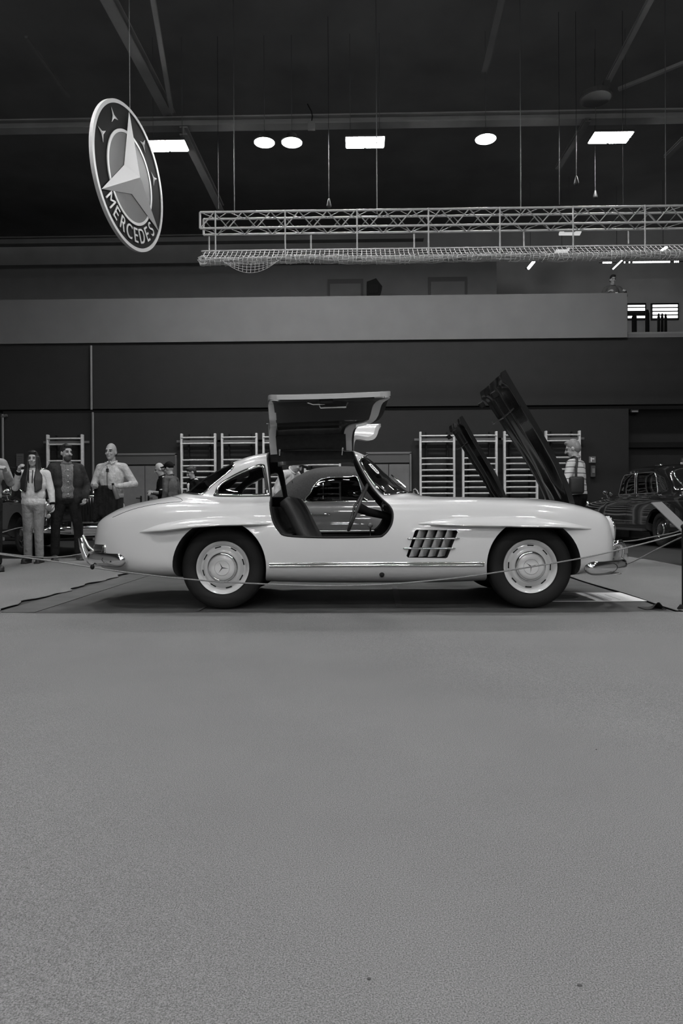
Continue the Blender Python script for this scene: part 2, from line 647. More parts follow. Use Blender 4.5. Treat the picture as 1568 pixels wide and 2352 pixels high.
lb(230, -40, 392, 268, zb + .22, .2, .2, 'grey lengthwise steel beam above the hanging round sign')
lb(421, 300, 507, 478, zb - .24, .16, .18, 'grey sloping steel beam ending at the end of the truss')
lb(345, -40, 394, 255, zb + .1, .08, .08, 'thin steel brace meeting the lengthwise beam above the round sign')
lb(1160, -40, 1112, 160, zb + .5, .12, .1, 'thin dim steel brace above the single round lamp', BEAMD)
lb(60, 85, 158, 222, zb + .6, .06, .05, 'very thin steel rod at the far side of the hanging round sign', BEAMD)
lb(1508, -30, 1396, 186, zb + .4, .09, .09, 'thin steel strut leading down to the pulley drum')
lb(1420, 205, 1600, 132, zb + .5, .07, .06, 'thin bright steel strut rising away from the pulley drum')
lb(1350, 275, 1281, 385, zb - .2, .12, .08, 'short dark sloping strut beside the four-panel lamp at the pulley drum', BEAMD)
lb(1572, 318, 1530, 360, zb - .2, .12, .08, 'short sloping strut at the far end of the hall lamp row', BEAMD)
# a pulley drum
a = at(1368, 222, 13.2)
o = MB().revolve([(0, .05), (.28, .05), (.30, .03), (.30, -.03), (.28, -.05), (0, -.05)], 24, Matrix.Rotation(pi / 2, 4, 'X')).build('pulley_drum', mat('drum_paint', .06, .7))
o.location = a
tag(o, 'dark round drum fixed above the long grey steel beam', 'pulley')
MB().box((.2, 0, .16), (.12, .1, .25)).build('drum_bracket', mat('drum_paint', .06), o)
# a small junction box on the beam, a curved cable over it
a = at(715, 289, yb - .15)
o = MB().bbox((0, 0, 0), (.15, .12, .15), .01).build('junction_box', mat('junction_paint', .2, .5))
o.location = a
tag(o, 'small pale junction box on the long grey beam', 'junction box')
MB().tube([(.0, 0, .07), (.02, 0, .2), (.0, 0, .3), (-.08, 0, .45)], .012, 6).build('cable', BLACKM, o)

# hanging cables and small plumb weights
for n, (u, v0, v1, Y) in enumerate([(500, 230, 480, 14.0), (755, 430, 470, 13.5), (1284, 400, 470, 13.5), (1323, 398, 418, 13.5), (1366, 330, 450, 14.6), (1430, 330, 470, 13.5)]):
    a, b = at(u, v0, Y), at(u, v1, Y)
    o = MB().tube([(a.x, Y, 10.5), (a.x, Y, b.z)], .005, 6).build('hanging_cable', mat('dark_cable', .015, .6))
    tag(o, ['thin dark cable hanging at the end of the truss', 'thin cable with a small weight between the round lamps and the truss',
            'thin cable beside the short dark sloping strut', 'thin short cable with a weight under the beam',
            'thin cable hanging under the four-panel lamp at the drum', 'thin straight cable running down to the truss by the drum'][n], 'cable')
    if n in (1, 3, 4):
        MB().capsule((a.x, Y, b.z + .1), (a.x, Y, b.z - .02), .02, .05).build('weight', mat('weight_grey', .02, .5), o, 40)

# lamps: the row that shows in the photograph, and unseen copies of it added over the rest of the hall for light
def led_lamp(x, y, z, label):
    t = thing('panel_lamp', label, 'lamp', (x, y, z), 0, 'four-panel hall lamps')
    MB().box((0, 0, .05), (.80, .44, .05)).build('housing', HOUS, t)
    MB().tube([(-.3, 0, .07), (-.3, 0, 10.5 - z)], .006, 6).build('suspension_rod', WIRE, t)
    MB().tube([(.3, 0, .07), (.3, 0, 10.5 - z)], .006, 6).build('suspension_rod', WIRE, t)
    for i in (-1, 1):
        for j in (-1, 1):
            MB().bbox((i * .198, j * .108, .012), (.365, .155, .025), .012).build('light_panel', LIT, t)


def round_lamp(x, y, z, label):
    t = thing('round_lamp', label, 'lamp', (x, y, z), 0, 'round hall lamps')
    MX = Matrix.Rotation(pi / 2, 4, 'X')
    MB().revolve([(0, -.16), (.1, -.15), (.12, -.05), (.225, 0), (.225, .02), (.21, .02)], 28, MX).build('housing', HOUS, t, 40)
    MB().tube([(0, 0, .15), (0, 0, 10.5 - z)], .006, 6).build('suspension_rod', WIRE, t)
    MB().revolve([(0, .03), (.12, .03), (.205, .015), (.205, 0), (0, 0)], 28, MX).build('light_disc', LIT, t, 40)


YL = 14.0
led = [at(385, 338, YL), at(838, 330, YL), at(1402, 319, YL)]
rnd = [at(607, 326, YL), at(670, 326, YL), at(1115, 318, YL)]
for p, w in zip(led, ['bright four-panel lamp half hidden by the hanging round sign', 'bright four-panel lamp between the pair of round lamps and the single one',
                      'bright four-panel lamp below the pulley drum']):
    led_lamp(p.x, p.y, p.z, w)
for p, w in zip(rnd, ['bright round lamp of the pair, beside the sign', 'bright round lamp of the pair, beside the junction box', 'single bright round lamp above the middle of the truss']):
    round_lamp(p.x, p.y, p.z, w)
for yy in (7.4, 1.0, -5.4, -11.8, -18.2, -24.6, -31.0):  # unseen rows, added to light the floor and the coupe's side
    for p in led:
        led_lamp(p.x, yy, p.z, 'unseen four-panel lamp added over the open floor to light the hall')
    for p in rnd if yy < 0 else []:
        round_lamp(p.x, yy, p.z, 'unseen round lamp added over the open floor to light the hall')

# ================================================================== car bodies
def pchip(xk, yk, x):
    xk, yk = np.asarray(xk, float), np.asarray(yk, float)
    h = np.diff(xk)
    d = np.diff(yk) / h
    m = np.zeros(len(xk))
    for i in range(1, len(xk) - 1):
        if d[i - 1] * d[i] > 0:
            w1, w2 = 2 * h[i] + h[i - 1], h[i] + 2 * h[i - 1]
            m[i] = (w1 + w2) / (w1 / d[i - 1] + w2 / d[i])
    m[0], m[-1] = d[0], d[-1]
    i = np.clip(np.searchsorted(xk, x) - 1, 0, len(xk) - 2)
    t = (x - xk[i]) / h[i]
    return ((2 * t ** 3 - 3 * t ** 2 + 1) * yk[i] + (t ** 3 - 2 * t ** 2 + t) * h[i] * m[i]
            + (-2 * t ** 3 + 3 * t ** 2) * yk[i + 1] + (t ** 3 - t ** 2) * h[i] * m[i + 1])


def section(K, n):
    """half section through key points, bottom centre to top centre, centripetal Catmull-Rom"""
    P = [np.array(p, float) for p in K]
    P = [np.array((-P[1][0], P[1][1]))] + P + [np.array((-P[-2][0], P[-2][1]))]
    out = []
    for i in range(1, len(P) - 2):
        p0, p1, p2, p3 = P[i - 1:i + 3]
        t0 = 0
        t1 = t0 + max(np.linalg.norm(p1 - p0), 1e-4) ** .5
        t2 = t1 + max(np.linalg.norm(p2 - p1), 1e-4) ** .5
        t3 = t2 + max(np.linalg.norm(p3 - p2), 1e-4) ** .5
        for k in range(n):
            t = t1 + (t2 - t1) * k / n
            a1 = (t1 - t) / (t1 - t0) * p0 + (t - t0) / (t1 - t0) * p1
            a2 = (t2 - t) / (t2 - t1) * p1 + (t - t1) / (t2 - t1) * p2
            a3 = (t3 - t) / (t3 - t2) * p2 + (t - t2) / (t3 - t2) * p3
            b1 = (t2 - t) / (t2 - t0) * a1 + (t - t0) / (t2 - t0) * a2
            b2 = (t3 - t) / (t3 - t1) * a2 + (t - t1) / (t3 - t1) * a3
            out.append((t2 - t) / (t2 - t1) * b1 + (t - t1) / (t2 - t1) * b2)
    out.append(P[-2])
    out = np.array(out)
    out[:, 0] = np.maximum(out[:, 0], 0)
    return out


class Loft:
    """a car body: rows of x zb yb y2 z2 y3 z3 y4 z4 y5 z5 y6 z6 z7 from tail to nose"""
    def __init__(self, rows, nst=170, nsec=7, x0=None, x1=None):
        R = np.array(rows, float)
        s = np.concatenate([[0], np.cumsum(np.sqrt(np.diff(R[:, 0]) ** 2 + .5 * np.diff(R[:, 13]) ** 2 + .5 * np.diff(R[:, 5]) ** 2))])
        self.R, self.s = R, s
        ss = np.linspace(0, s[-1], nst)
        if x0 is not None:
            xx = pchip(s, R[:, 0], ss)
            a = ss[np.searchsorted(xx, x0)]
            b = ss[min(np.searchsorted(xx, x1), nst - 1)]
            ss = np.linspace(a, b, nst)
        A = np.stack([pchip(s, R[:, k], ss) for k in range(14)], 1)
        self.x = A[:, 0]
        Y, Z = [], []
        for r in A:
            K = [(0, r[1]), (r[2], r[1]), (r[3], r[4]), (r[5], r[6]), (r[7], r[8]), (r[9], r[10]), (r[11], r[12]), (0, r[13])]
            S = section(K, nsec)
            Y.append(S[:, 0])
            Z.append(S[:, 1])
        self.Y, self.Z = np.array(Y), np.array(Z)
        self.n0 = nsec

    def ys(self, x, z):
        """half width of the skin at (x, z)"""
        i = int(np.clip(np.searchsorted(self.x, x) - 1, 0, len(self.x) - 2))
        t = (x - self.x[i]) / (self.x[i + 1] - self.x[i])
        Y = (1 - t) * self.Y[i] + t * self.Y[i + 1]
        Z = (1 - t) * self.Z[i] + t * self.Z[i + 1]
        Y, Z = Y[self.n0:], np.maximum.accumulate(Z[self.n0:] + np.arange(len(Z) - self.n0) * 1e-7)
        if z >= Z[-1]: return 0.
        return float(np.interp(z, Z, Y))

    def zt(self, x):
        return float(np.interp(x, self.x, self.Z[:, -1]))

    @staticmethod
    def solid(x, Y, Z):
        n, m = Y.shape
        v, f = [], []
        ring = 2 * m - 2
        for i in range(n):
            for j in range(m): v.append((x[i], Y[i, j], Z[i, j]))
            for j in range(m - 2, 0, -1): v.append((x[i], -Y[i, j], Z[i, j]))
        for i in range(n - 1):
            for j in range(ring):
                k = (j + 1) % ring
                f.append((i * ring + j, (i + 1) * ring + j, (i + 1) * ring + k, i * ring + k))
        f.append(tuple(range(ring)))
        f.append(tuple(range(n * ring - 1, (n - 1) * ring - 1, -1)))
        return v, f

    def mesh(self, mi=0):
        return MB().add(*self.solid(self.x, self.Y, self.Z), mi)

    def cavity(self, x0, x1, t, zf, mi=1):
        """the body shrunk by t, with a floor at zf(x)"""
        ii = [i for i in range(len(self.x)) if x0 <= self.x[i] <= x1]
        X, YY, ZZ = [], [], []
        for i in ii:
            P = np.stack([self.Y[i], self.Z[i]], 1)
            T = np.gradient(P, axis=0)
            T /= np.maximum(np.linalg.norm(T, axis=1), 1e-9)[:, None]
            N = np.stack([T[:, 1], -T[:, 0]], 1)          # outward
            Q = P - N * t
            Q[0, 0] = Q[-1, 0] = 0
            Q[:, 0] = np.maximum(Q[:, 0], 0)
            z0 = zf(self.x[i])
            mx = int(np.argmax(Q[:, 0]))
            jc = len(Q) - 1
            while jc > 1 and Q[jc - 1, 1] >= z0 and jc - 1 >= self.n0: jc -= 1
            yc = Q[jc, 0]
            for j in range(jc):
                Q[j] = (yc * .98 * j / max(jc, 1), z0)
            Q[-1, 1] = max(Q[-1, 1], z0 + .01)
            for j in range(jc, len(Q)):
                Q[j, 1] = max(Q[j, 1], z0 + .002 + .0005 * (j - jc))
            X.append(self.x[i])
            YY.append(Q[:, 0])
            ZZ.append(Q[:, 1])
        return MB().add(*self.solid(np.array(X), np.array(YY), np.array(ZZ)), mi)

    def patch(self, poly, off=0., side=0, thick=.006):
        """skin inside a side-view outline, as a thin sheet; side -1 / +1 / 0 (both)"""
        poly = np.array(poly)
        mb = MB()
        idx = {}
        v, f = [], []
        n, m = self.Y.shape
        xs, ys_ = poly[:, 0], poly[:, 1]

        def inside(px, pz):
            c = False
            j = len(poly) - 1
            for i in range(len(poly)):
                if (ys_[i] > pz) != (ys_[j] > pz) and px < (xs[j] - xs[i]) * (pz - ys_[i]) / (ys_[j] - ys_[i]) + xs[i]:
                    c = not c
                j = i
            return c

        T = np.gradient(np.stack([self.Y, self.Z], 2), axis=1)
        T /= np.maximum(np.linalg.norm(T, axis=2), 1e-9)[:, :, None]
        for sg in ((-1, 1) if side == 0 else (side,)):
            for i in range(n - 1):
                if self.x[i] < xs.min() - .05 or self.x[i] > xs.max() + .05: continue
                for j in range(m - 1):
                    if inside((self.x[i] + self.x[i + 1]) / 2, (self.Z[i, j] + self.Z[i + 1, j + 1]) / 2) and j >= self.n0:
                        q = []
                        for a, b in ((i, j), (i + 1, j), (i + 1, j + 1), (i, j + 1)):
                            key = (a, b, sg if b < m - 1 else 0)
                            if key not in idx:
                                idx[key] = len(v)
                                v.append((self.x[a], sg * (self.Y[a, b] + off * T[a, b, 1]), self.Z[a, b] - off * T[a, b, 0]))
                            q.append(idx[key])
                        f.append(tuple(q))
        return mb.add(v, f)


def resample(poly, step=.03, closed=True):
    out = []
    n = len(poly)
    for i in range(n if closed else n - 1):
        a, b = np.array(poly[i]), np.array(poly[(i + 1) % n])
        k = max(1, int(np.linalg.norm(b - a) / step))
        out += [tuple(a + (b - a) * t / k) for t in range(k)]
    if not closed: out.append(tuple(poly[-1]))
    return out


def star_mb(R, w, h, M=None, tips=(90, 210, 330), n0=0):
    """raised three-pointed star in the local x-z plane, facing -y"""
    mb = MB()
    v = [(0, -h, 0)]
    k = len(tips)
    for i, a in enumerate(tips):
        a = radians(a)
        b = a + radians(180.0 / k)
        v.append((R * cos(a), -.001, R * sin(a)))
        v.append((w * cos(b), -.001, w * sin(b)))
    f = []
    for i in range(2 * k):
        f.append((0, 1 + i, 1 + (i + 1) % (2 * k)))
    v += [(x, .002, z) for x, y, z in v[1:]]
    m = 2 * k
    for i in range(m):
        j = (i + 1) % m
        f.append((1 + i, 1 + m + i, 1 + m + j, 1 + j))
    f.append(tuple(1 + m + i for i in range(m)))
    return mb.add(v, f, 0, M)


def make_wheel(rimmat, starred=True, R=.325, rim=.2066, w=.17):
    """outer face towards -y; rim is the part, everything else rides on it"""
    k = rim / .2066
    h = w / 2
    rimo = MB().revolve([(.2066 * k, .045), (.209 * k, .058), (.2066 * k, .066), (.200 * k, .064), (.192 * k, .054), (.181 * k, .046), (.176 * k, .034), (.168 * k, .030),
                         (.162 * k, .031), (.150 * k, .046), (.138 * k, .056), (.125 * k, .058), (.10 * k, .056), (.02, .056), (.0, .056)], 64).build('wheel', rimmat, None, 35)
    ty = [(.200 * k, -h * .7), (.215 * k, -h * .85), (.25 * R / .325, -h), (.285 * R / .325, -h * .97), (R - .012, -h * .8), (R - .002, -h * .55), (R, -.03), (R - .006, -.025), (R - .006, -.018), (R, -.013),
          (R, .013), (R - .006, .018), (R - .006, .025), (R, .03), (R - .002, h * .55), (R - .012, h * .8), (.285 * R / .325, h * .97), (.25 * R / .325, h), (.222 * k, h * .9), (.212 * k, h * .75), (.2075 * k, h * .6), (.2 * k, 0)]
    MB().revolve(ty, 72, closed=True).build('tyre', RUBBER, rimo, 40)
    MB().revolve([(.119 * k, .055), (.121 * k, .062), (.118 * k, .072), (.108 * k, .078), (.0985 * k, .076), (.097 * k, .07)], 56).build('chrome_ring', CHROME, rimo, 50)
    MB().revolve([(.099 * k, .070), (.098 * k, .078), (.09 * k, .083), (.07 * k, .087), (.04 * k, .089), (0, .09)], 56).build('hubcap', rimmat, rimo, 40)
    if starred:
        MB().revolve([(.0565 * k, .086), (.0575 * k, .091), (.0595 * k, .091), (.0605 * k, .086)], 40).build('hubcap_circle', CHROME, rimo, 50)
        star_mb(.054 * k, .008 * k, .008, Matrix.Translation((0, -.087, 0)), (115, 235, 355)).build('hubcap_star', CHROME, rimo)
    sl = MB()
    a = [(-.025, 0), (-.023, .0045), (.023, .0045), (.025, 0), (.023, -.0045), (-.023, -.0045)]
    sl.prism([(x, z) for x, z in a], -.003, .003)
    me = sl.mesh('wheel_slot')
    me.materials.append(BLACKM)
    for i in range(8):
        th = radians(15 + 45 * i)
        o = link('wheel_slot', me, None, rimo)
        o.location = (.1615 * k * cos(th), -.033, .1615 * k * sin(th))
        o.rotation_euler = (0, pi / 2 - th, 0)
    return rimo


def rows_body(roof=True):
    """rows of the sports car: x zb yb y2 z2 y3 z3 y4 z4 y5 z5 y6 z6 z7"""
    R = [
        [-2.40, .43, .05, .10, .44, .12, .49, .10, .53, .07, .55, .04, .56, .565],
        [-2.38, .36, .13, .23, .39, .26, .49, .23, .575, .17, .60, .09, .615, .62],
        [-2.33, .305, .24, .37, .35, .42, .48, .37, .63, .27, .665, .14, .685, .69],
        [-2.25, .28, .34, .52, .34, .575, .475, .52, .675, .38, .722, .19, .742, .748],
        [-2.13, .265, .44, .65, .33, .705, .47, .635, .712, .47, .776, .24, .796, .80],
        [-1.96, .255, .52, .765, .32, .81, .47, .73, .745, .54, .823, .27, .843, .848],
        [-1.75, .245, .58, .835, .31, .87, .47, .80, .778, .60, .859, .30, .879, .886],
        [-1.62, .24, .60, .85, .31, .88, .47, .812, .788, .61, .874, .33, .915, .93],
        [-1.42, .235, .60, .86, .31, .888, .47, .818, .792, .625, .882, .415, 1.035, 1.078],
        [-1.22, .225, .60, .86, .30, .89, .47, .82, .795, .64, .88, .47, 1.12, 1.175],
        [-.95, .21, .60, .845, .285, .882, .47, .815, .80, .65, .88, .495, 1.19, 1.255],
        [-.60, .195, .60, .825, .27, .87, .47, .805, .80, .655, .88, .50, 1.215, 1.292],
        [-.22, .19, .60, .815, .265, .865, .47, .80, .80, .655, .88, .495, 1.205, 1.288],
        [-.06, .19, .60, .815, .265, .865, .47, .80, .80, .65, .878, .47, 1.15, 1.238],
        [.10, .19, .60, .815, .265, .865, .47, .80, .80, .64, .874, .44, 1.01, 1.105],
        [.28, .19, .60, .82, .265, .868, .47, .80, .80, .62, .868, .38, .915, .955],
        [.42, .19, .60, .825, .27, .87, .47, .80, .80, .61, .864, .34, .88, .893],
        [.80, .20, .60, .84, .28, .875, .47, .80, .80, .60, .860, .32, .87, .876],
        [1.20, .22, .60, .85, .29, .875, .47, .795, .79, .59, .850, .30, .86, .865],
        [1.45, .235, .58, .835, .30, .862, .47, .775, .765, .57, .828, .29, .838, .842],
        [1.65, .25, .56, .80, .31, .83, .47, .735, .73, .54, .788, .28, .80, .805],
        [1.78, .265, .54, .745, .32, .78, .47, .70, .695, .51, .748, .26, .757, .762],
        [1.84, .275, .50, .665, .33, .705, .47, .635, .66, .46, .712, .24, .722, .727],
        [1.885, .29, .42, .555, .345, .59, .47, .53, .62, .39, .668, .2, .68, .685],
        [1.93, .315, .33, .435, .365, .465, .47, .415, .58, .31, .62, .16, .635, .64],
        [1.97, .355, .2, .28, .395, .30, .475, .265, .535, .2, .565, .1, .575, .578],
        [1.985, .40, .08, .13, .42, .15, .475, .12, .515, .08, .53, .04, .535, .538],
    ]
    if not roof:
        for r in R:
            if -1.75 < r[0] < .45:
                r[9], r[10] = .61, .872
                r[11], r[12], r[13] = .33, .885, .89
    return R


GX, GY = .168, 6.05                # where the white coupe stands (middle of its wheelbase)


def gl(u, v, y):
    p = at(u, v, GY + y)
    return (p.x - GX, p.z)


DOOR = [gl(*p) for p in [(614, 1040, -.42), (617.6, 1078, -.55), (622, 1139, -.66), (623, 1173, -.80), (628.5, 1199, -.85), (640.6, 1219, -.87), (660, 1230.5, -.87),
                         (750, 1234.5, -.87), (858.8, 1233, -.87), (880.6, 1228.5, -.87), (897.5, 1206.6, -.86), (901.5, 1182, -.83), (895, 1164, -.8), (878, 1147.5, -.72),
                         (854, 1121, -.62), (834.5, 1090, -.55), (819, 1060, -.48), (811.5, 1039, -.4)]]
ZHINGE = 1.268
DOOR = [(x, min(z, ZHINGE)) for x, z in DOOR]
DOORP = [tuple(p) for p in smooth_path(DOOR, 5, False)] + [(DOOR[-1][0] - .02, ZHINGE), (DOOR[0][0] + .02, ZHINGE)]
QWIN = [gl(*p) for p in [(496, 1131, -.64), (499, 1120, -.62), (511, 1107, -.6), (548, 1087.5, -.56), (587, 1073, -.53), (601, 1071.5, -.53), (606.5, 1079, -.54), (613, 1130, -.64), (610, 1136.5, -.645), (503, 1137, -.645)]]
RWIN = [gl(*p) for p in [(436, 1133, -.1), (456.5, 1136.5, -.55), (467, 1133, -.6), (488, 1114, -.55), (512, 1095.5, -.52), (533, 1079, -.48), (540, 1067, -.4), (538, 1063, -.1)]]
WWIN = [gl(*p) for p in [(843, 1050.5, -.05), (832, 1054, -.35), (827, 1062, -.45), (843.5, 1092, -.52), (862.5, 1118, -.58), (877, 1133, -.62), (889, 1137, -.63), (924, 1133, -.45)]] + [(.335, .915)]


def hood_mesh(L, xh, wf, wr, xr, zr, open_deg):
    """bonnet panel taken off the body skin, domed and ribbed underneath, in hinge coordinates, already opened"""
    nu, nv = 36, 44
    top, bot = [], []
    zh = L.zt(xh)
    for i in range(nu + 1):
        s = i / nu
        x = xh + (xr - xh) * s
        w = wf + (wr - wf) * s ** .7
        for j in range(nv + 1):
            q = -1 + 2 * j / nv
            y = q * w
            ri = int(np.clip(np.searchsorted(L.x, x) - 1, 0, len(L.x) - 2))
            rt_ = (x - L.x[ri]) / (L.x[ri + 1] - L.x[ri])
            za_ = np.interp(abs(y), L.Y[ri][::-1][:30], L.Z[ri][::-1][:30])
            zb_ = np.interp(abs(y), L.Y[ri + 1][::-1][:30], L.Z[ri + 1][::-1][:30])
            zz = float(za_ * (1 - rt_) + zb_ * rt_)
            zc_ = L.zt(x)
            ze_ = float(np.interp(.5, L.Y[ri][::-1][:30], L.Z[ri][::-1][:30]) * (1 - rt_) + np.interp(.5, L.Y[ri + 1][::-1][:30], L.Z[ri + 1][::-1][:30]) * rt_)
            zz = zc_ - (zc_ - ze_) * (y / .5) ** 2
            dome = .032 * math.exp(-((abs(y) - .24) / .07) ** 2) * min(1, max(0, (s - .06) * 4)) * min(1, (1.0 - s) * 12 + .5)
            z = zz + dome
            top.append(Vector((x - xh, y, z - zh)))
            edge = max(0, (abs(q) - .93) / .07)
            rib = .050 * math.exp(-((abs(y) - .13) / .085) ** 2) * min(1, s * 5) * (1 if s < .88 else max(.25, (1 - s) / .12)) + .030 * math.exp(-((abs(q) - .93) / .06) ** 2) + .03 * math.exp(-((s - .95) / .03) ** 2)
            bot.append(Vector((x - xh, y, z - zh - .012 - rib - .02 * edge)))
    M = Matrix.Rotation(radians(open_deg), 3, 'Y')
    v = [M @ p for p in top] + [M @ p for p in bot]
    f, mi = [], []
    n = nv + 1
    o = len(top)
    for i in range(nu):
        for j in range(nv):
            f.append((i * n + j, (i + 1) * n + j, (i + 1) * n + j + 1, i * n + j + 1)); mi.append(0)
            f.append((o + i * n + j, o + i * n + j + 1, o + (i + 1) * n + j + 1, o + (i + 1) * n + j)); mi.append(1)
    for i in range(nu):
        for j in (0, nv):
            f.append((i * n + j, (i + 1) * n + j, o + (i + 1) * n + j, o + i * n + j)); mi.append(1)
    for j in range(nv):
        for i in (0, nu):
            f.append((i * n + j, i * n + j + 1, o + i * n + j + 1, o + i * n + j)); mi.append(1)
    mb = MB()
    mb.v, mb.f, mb.mi = [tuple(p) for p in v], f, mi
    return mb


def arc_box(c, s, r): return MB().bbox(c, s, r)


def sports_car(root, paint, coupe=True):
    rows = rows_body(coupe)
    L = Loft(rows, 190, 7)
    body = L.mesh().build('body', [paint, TRIM])
    # ---- openings
    if coupe:
        zf = lambda x: .30 if x > -.66 else .80
        c = L.cavity(-1.60, .37, .045, zf).build('c', [paint, TRIM])
        boolean(body, c)
    else:
        MB().box((-.35, 0, .72), (.95, 1.18, .7), mi=1).build('c', [paint, TRIM])
        c = bpy.context.scene.objects['c']
        boolean(body, c)
    cut = MB()
    for wx in (-1.2, 1.185):
        for sg in (-1, 1):
            M = Matrix.Translation((wx, sg * .86, .345)) @ (Matrix.Rotation(pi, 4, 'Z') if sg > 0 else Matrix.Identity(4))
            cut.revolve([(0, .3), (.357, .3), (.357, -.34), (0, -.34)], 56, M, mi=1)
    c = cut.build('c', [paint, TRIM])
    boolean(body, c)
    cut = MB()
    cut.add([(x, y, z) for z in (.50, 1.2) for x, y in ((.47, -.45), (1.65, -.31), (1.65, .31), (.47, .45))],
            [(0, 1, 2, 3), (7, 6, 5, 4), (0, 4, 5, 1), (1, 5, 6, 2), (2, 6, 7, 3), (3, 7, 4, 0)], 1)
    boolean(body, cut.build('c', [paint, TRIM]))
    vent = [gl(*p) for p in [(957, 1217, -.88), (1049, 1218, -.88), (1051.5, 1222, -.88), (1028, 1280, -.88), (1024, 1282.5, -.88), (937, 1281, -.88), (933.5, 1277, -.88), (953, 1220, -.88)]]
    cut = MB()
    cut.prism(vent, -1.2, -.74, mi=1)
    cut.prism(vent, .74, 1.2, mi=1)
    boolean(body, cut.build('c', [paint, TRIM]))
    if coupe:
        boolean(body, MB().prism(DOORP, -1.3, 1.3, mi=1).build('c', [paint, TRIM]))
        q = [tuple(p) for p in smooth_path(QWIN, 4, True)]
        boolean(body, MB().prism(q, -1.3, 1.3, mi=1).build('c', [paint, TRIM]))
        rw = RWIN + [(-1.2, 1.35), (-1.75, 1.2)]
        boolean(body, MB().prism(rw, -1.3, 1.3, mi=1).build('c', [paint, TRIM]))
        ww = WWIN + [(.6, .93), (.6, 1.4), (-.045, 1.4)]
        boolean(body, MB().prism(ww, -1.3, 1.3, mi=1).build('c', [paint, TRIM]))
    body.parent = root
    shade(body, 32)

    def S(x, z, sg=-1, off=0.):
        return (x, sg * (L.ys(x, z) + off), z)

    # ---- brows over the wheels
    def brow(top, bot, sg, name='wheel_brow'):
        xs = np.linspace(top[0][0], top[-1][0], 60)
        zt = np.interp(xs, [p[0] for p in top], [p[1] for p in top])
        tp = smooth_path(top, 12)
        zt = np.interp(xs, [p[0] for p in tp], [p[1] for p in tp])
        zb = np.interp(xs, [p[0] for p in bot], [p[1] for p in bot])
        v, f = [], []
        n = 9
        for x, a, b in zip(xs, zt, zb):
            h = max(a - b, .0015)
            pr = min(.062, h * 1.15)
            for k in range(n):
                t = k / (n - 1)
                z = a - h * t
                bulge = math.sin(min(1, t * 1.0) * pi * .5) ** .8 * pr
                v.append((x, sg * (L.ys(x, z) + bulge - (.004 if k == 0 else 0)), z))
            v.append((x, sg * (L.ys(x, b) + pr * .8), b - .008))
            v.append((x, sg * (L.ys(x, b) - .02), b - .002))
            v.append((x, sg * (L.ys(x, a) - .02), a))
        m = n + 3
        for i in range(len(xs) - 1):
            for k in range(m):
                k2 = (k + 1) % m
                f.append((i * m + k, i * m + k2, (i + 1) * m + k2, (i + 1) * m + k))
        f.append(tuple(range(m)))
        f.append(tuple(range(len(v) - 1, len(v) - m - 1, -1)))
        MB().add(v, f).build(name, paint, root, 50)

    rt = [gl(*p) for p in [(315.5, 1221.5, -.9), (358.6, 1205, -.92), (400, 1196, -.93), (435, 1191, -.93), (499, 1187.5, -.93), (563, 1190, -.93), (600, 1196, -.92), (621, 1202, -.9)]]
    rb = [gl(*p) for p in [(315.5, 1222, -.9), (371, 1218.5, -.92), (435, 1211, -.93), (499, 1206, -.93), (579, 1204.5, -.93), (621, 1202.4, -.9)]]
    ft = [gl(*p) for p in [(962, 1202, -.9), (1000, 1195, -.92), (1046, 1190, -.93), (1139, 1186, -.93), (1213, 1187.5, -.93), (1287, 1196, -.92), (1330, 1204, -.9), (1363, 1213.5, -.85)]]
    fb = [gl(*p) for p in [(962, 1202.4, -.9), (1028, 1206, -.92), (1139, 1208, -.93), (1268, 1210, -.92), (1363, 1214, -.85)]]
    for sg in (-1, 1):
        brow(rt, rb, sg)
        brow(ft, fb, sg)
    # ---- sill strip
    za = gl(700, 1297.5, -.88)[1]
    x0, x1 = gl(618, 1297, -.88)[0], gl(1112, 1297, -.88)[0]
    for sg in (-1, 1):
        xs = np.linspace(x0, x1, 40)
        st = MB()
        for dz, r in ((.011, .0075), (-.008, .0095)):
            st.tube([S(x, za + dz, sg, .004) for x in xs], r, 8)
        st.build('sill_strip', CHROME, root, 60)
    # ---- wheels
    wh = make_wheel(paint)
    wh.parent = root
    wh.location = (-1.2, -.675, .325)
    first = True
    for wx in (-1.2, 1.19):
        for sg in (-1, 1):
            if first:
                o = wh
                first = False
            else:
                o = copy_tree(wh, root)
            o.location = (wx, sg * .675, .325)
            o.rotation_euler = (0, 0 if wx < 0 else radians(-27), 0 if sg < 0 else pi)
    # ---- vent: fins and chrome bars
    for sg in (-1, 1):
        for i in range(4):
            a = vent[5][0] + (vent[4][0] - vent[5][0]) * (i + .1) / 4.0
            sh = vent[0][0] - vent[6][0]
            z0, z1 = vent[5][1] + .004, vent[0][1] - .004
            w = (vent[4][0] - vent[5][0]) / 4.0
            v = []
            for z, dx in ((z0, 0), (z1, sh)):
                for t in np.linspace(0, 1, 6):
                    x = a + dx + w * t * .98
                    v.append((x, sg * (L.ys(x, z) - .006 - .095 * t ** 1.4), z))
            v += [(x, y - sg * .01, z) for x, y, z in v]
            f = []
            for k in range(5):
                f += [(k, k + 1, 7 + k, 6 + k), (12 + k, 18 + k, 19 + k, 13 + k)]
                f += [(k, 12 + k, 13 + k, k + 1), (6 + k, 7 + k, 19 + k, 18 + k)]
            f += [(0, 6, 18, 12), (5, 17, 23, 11)]
            MB().add(v, f).build('vent_fin', paint, root, 60)
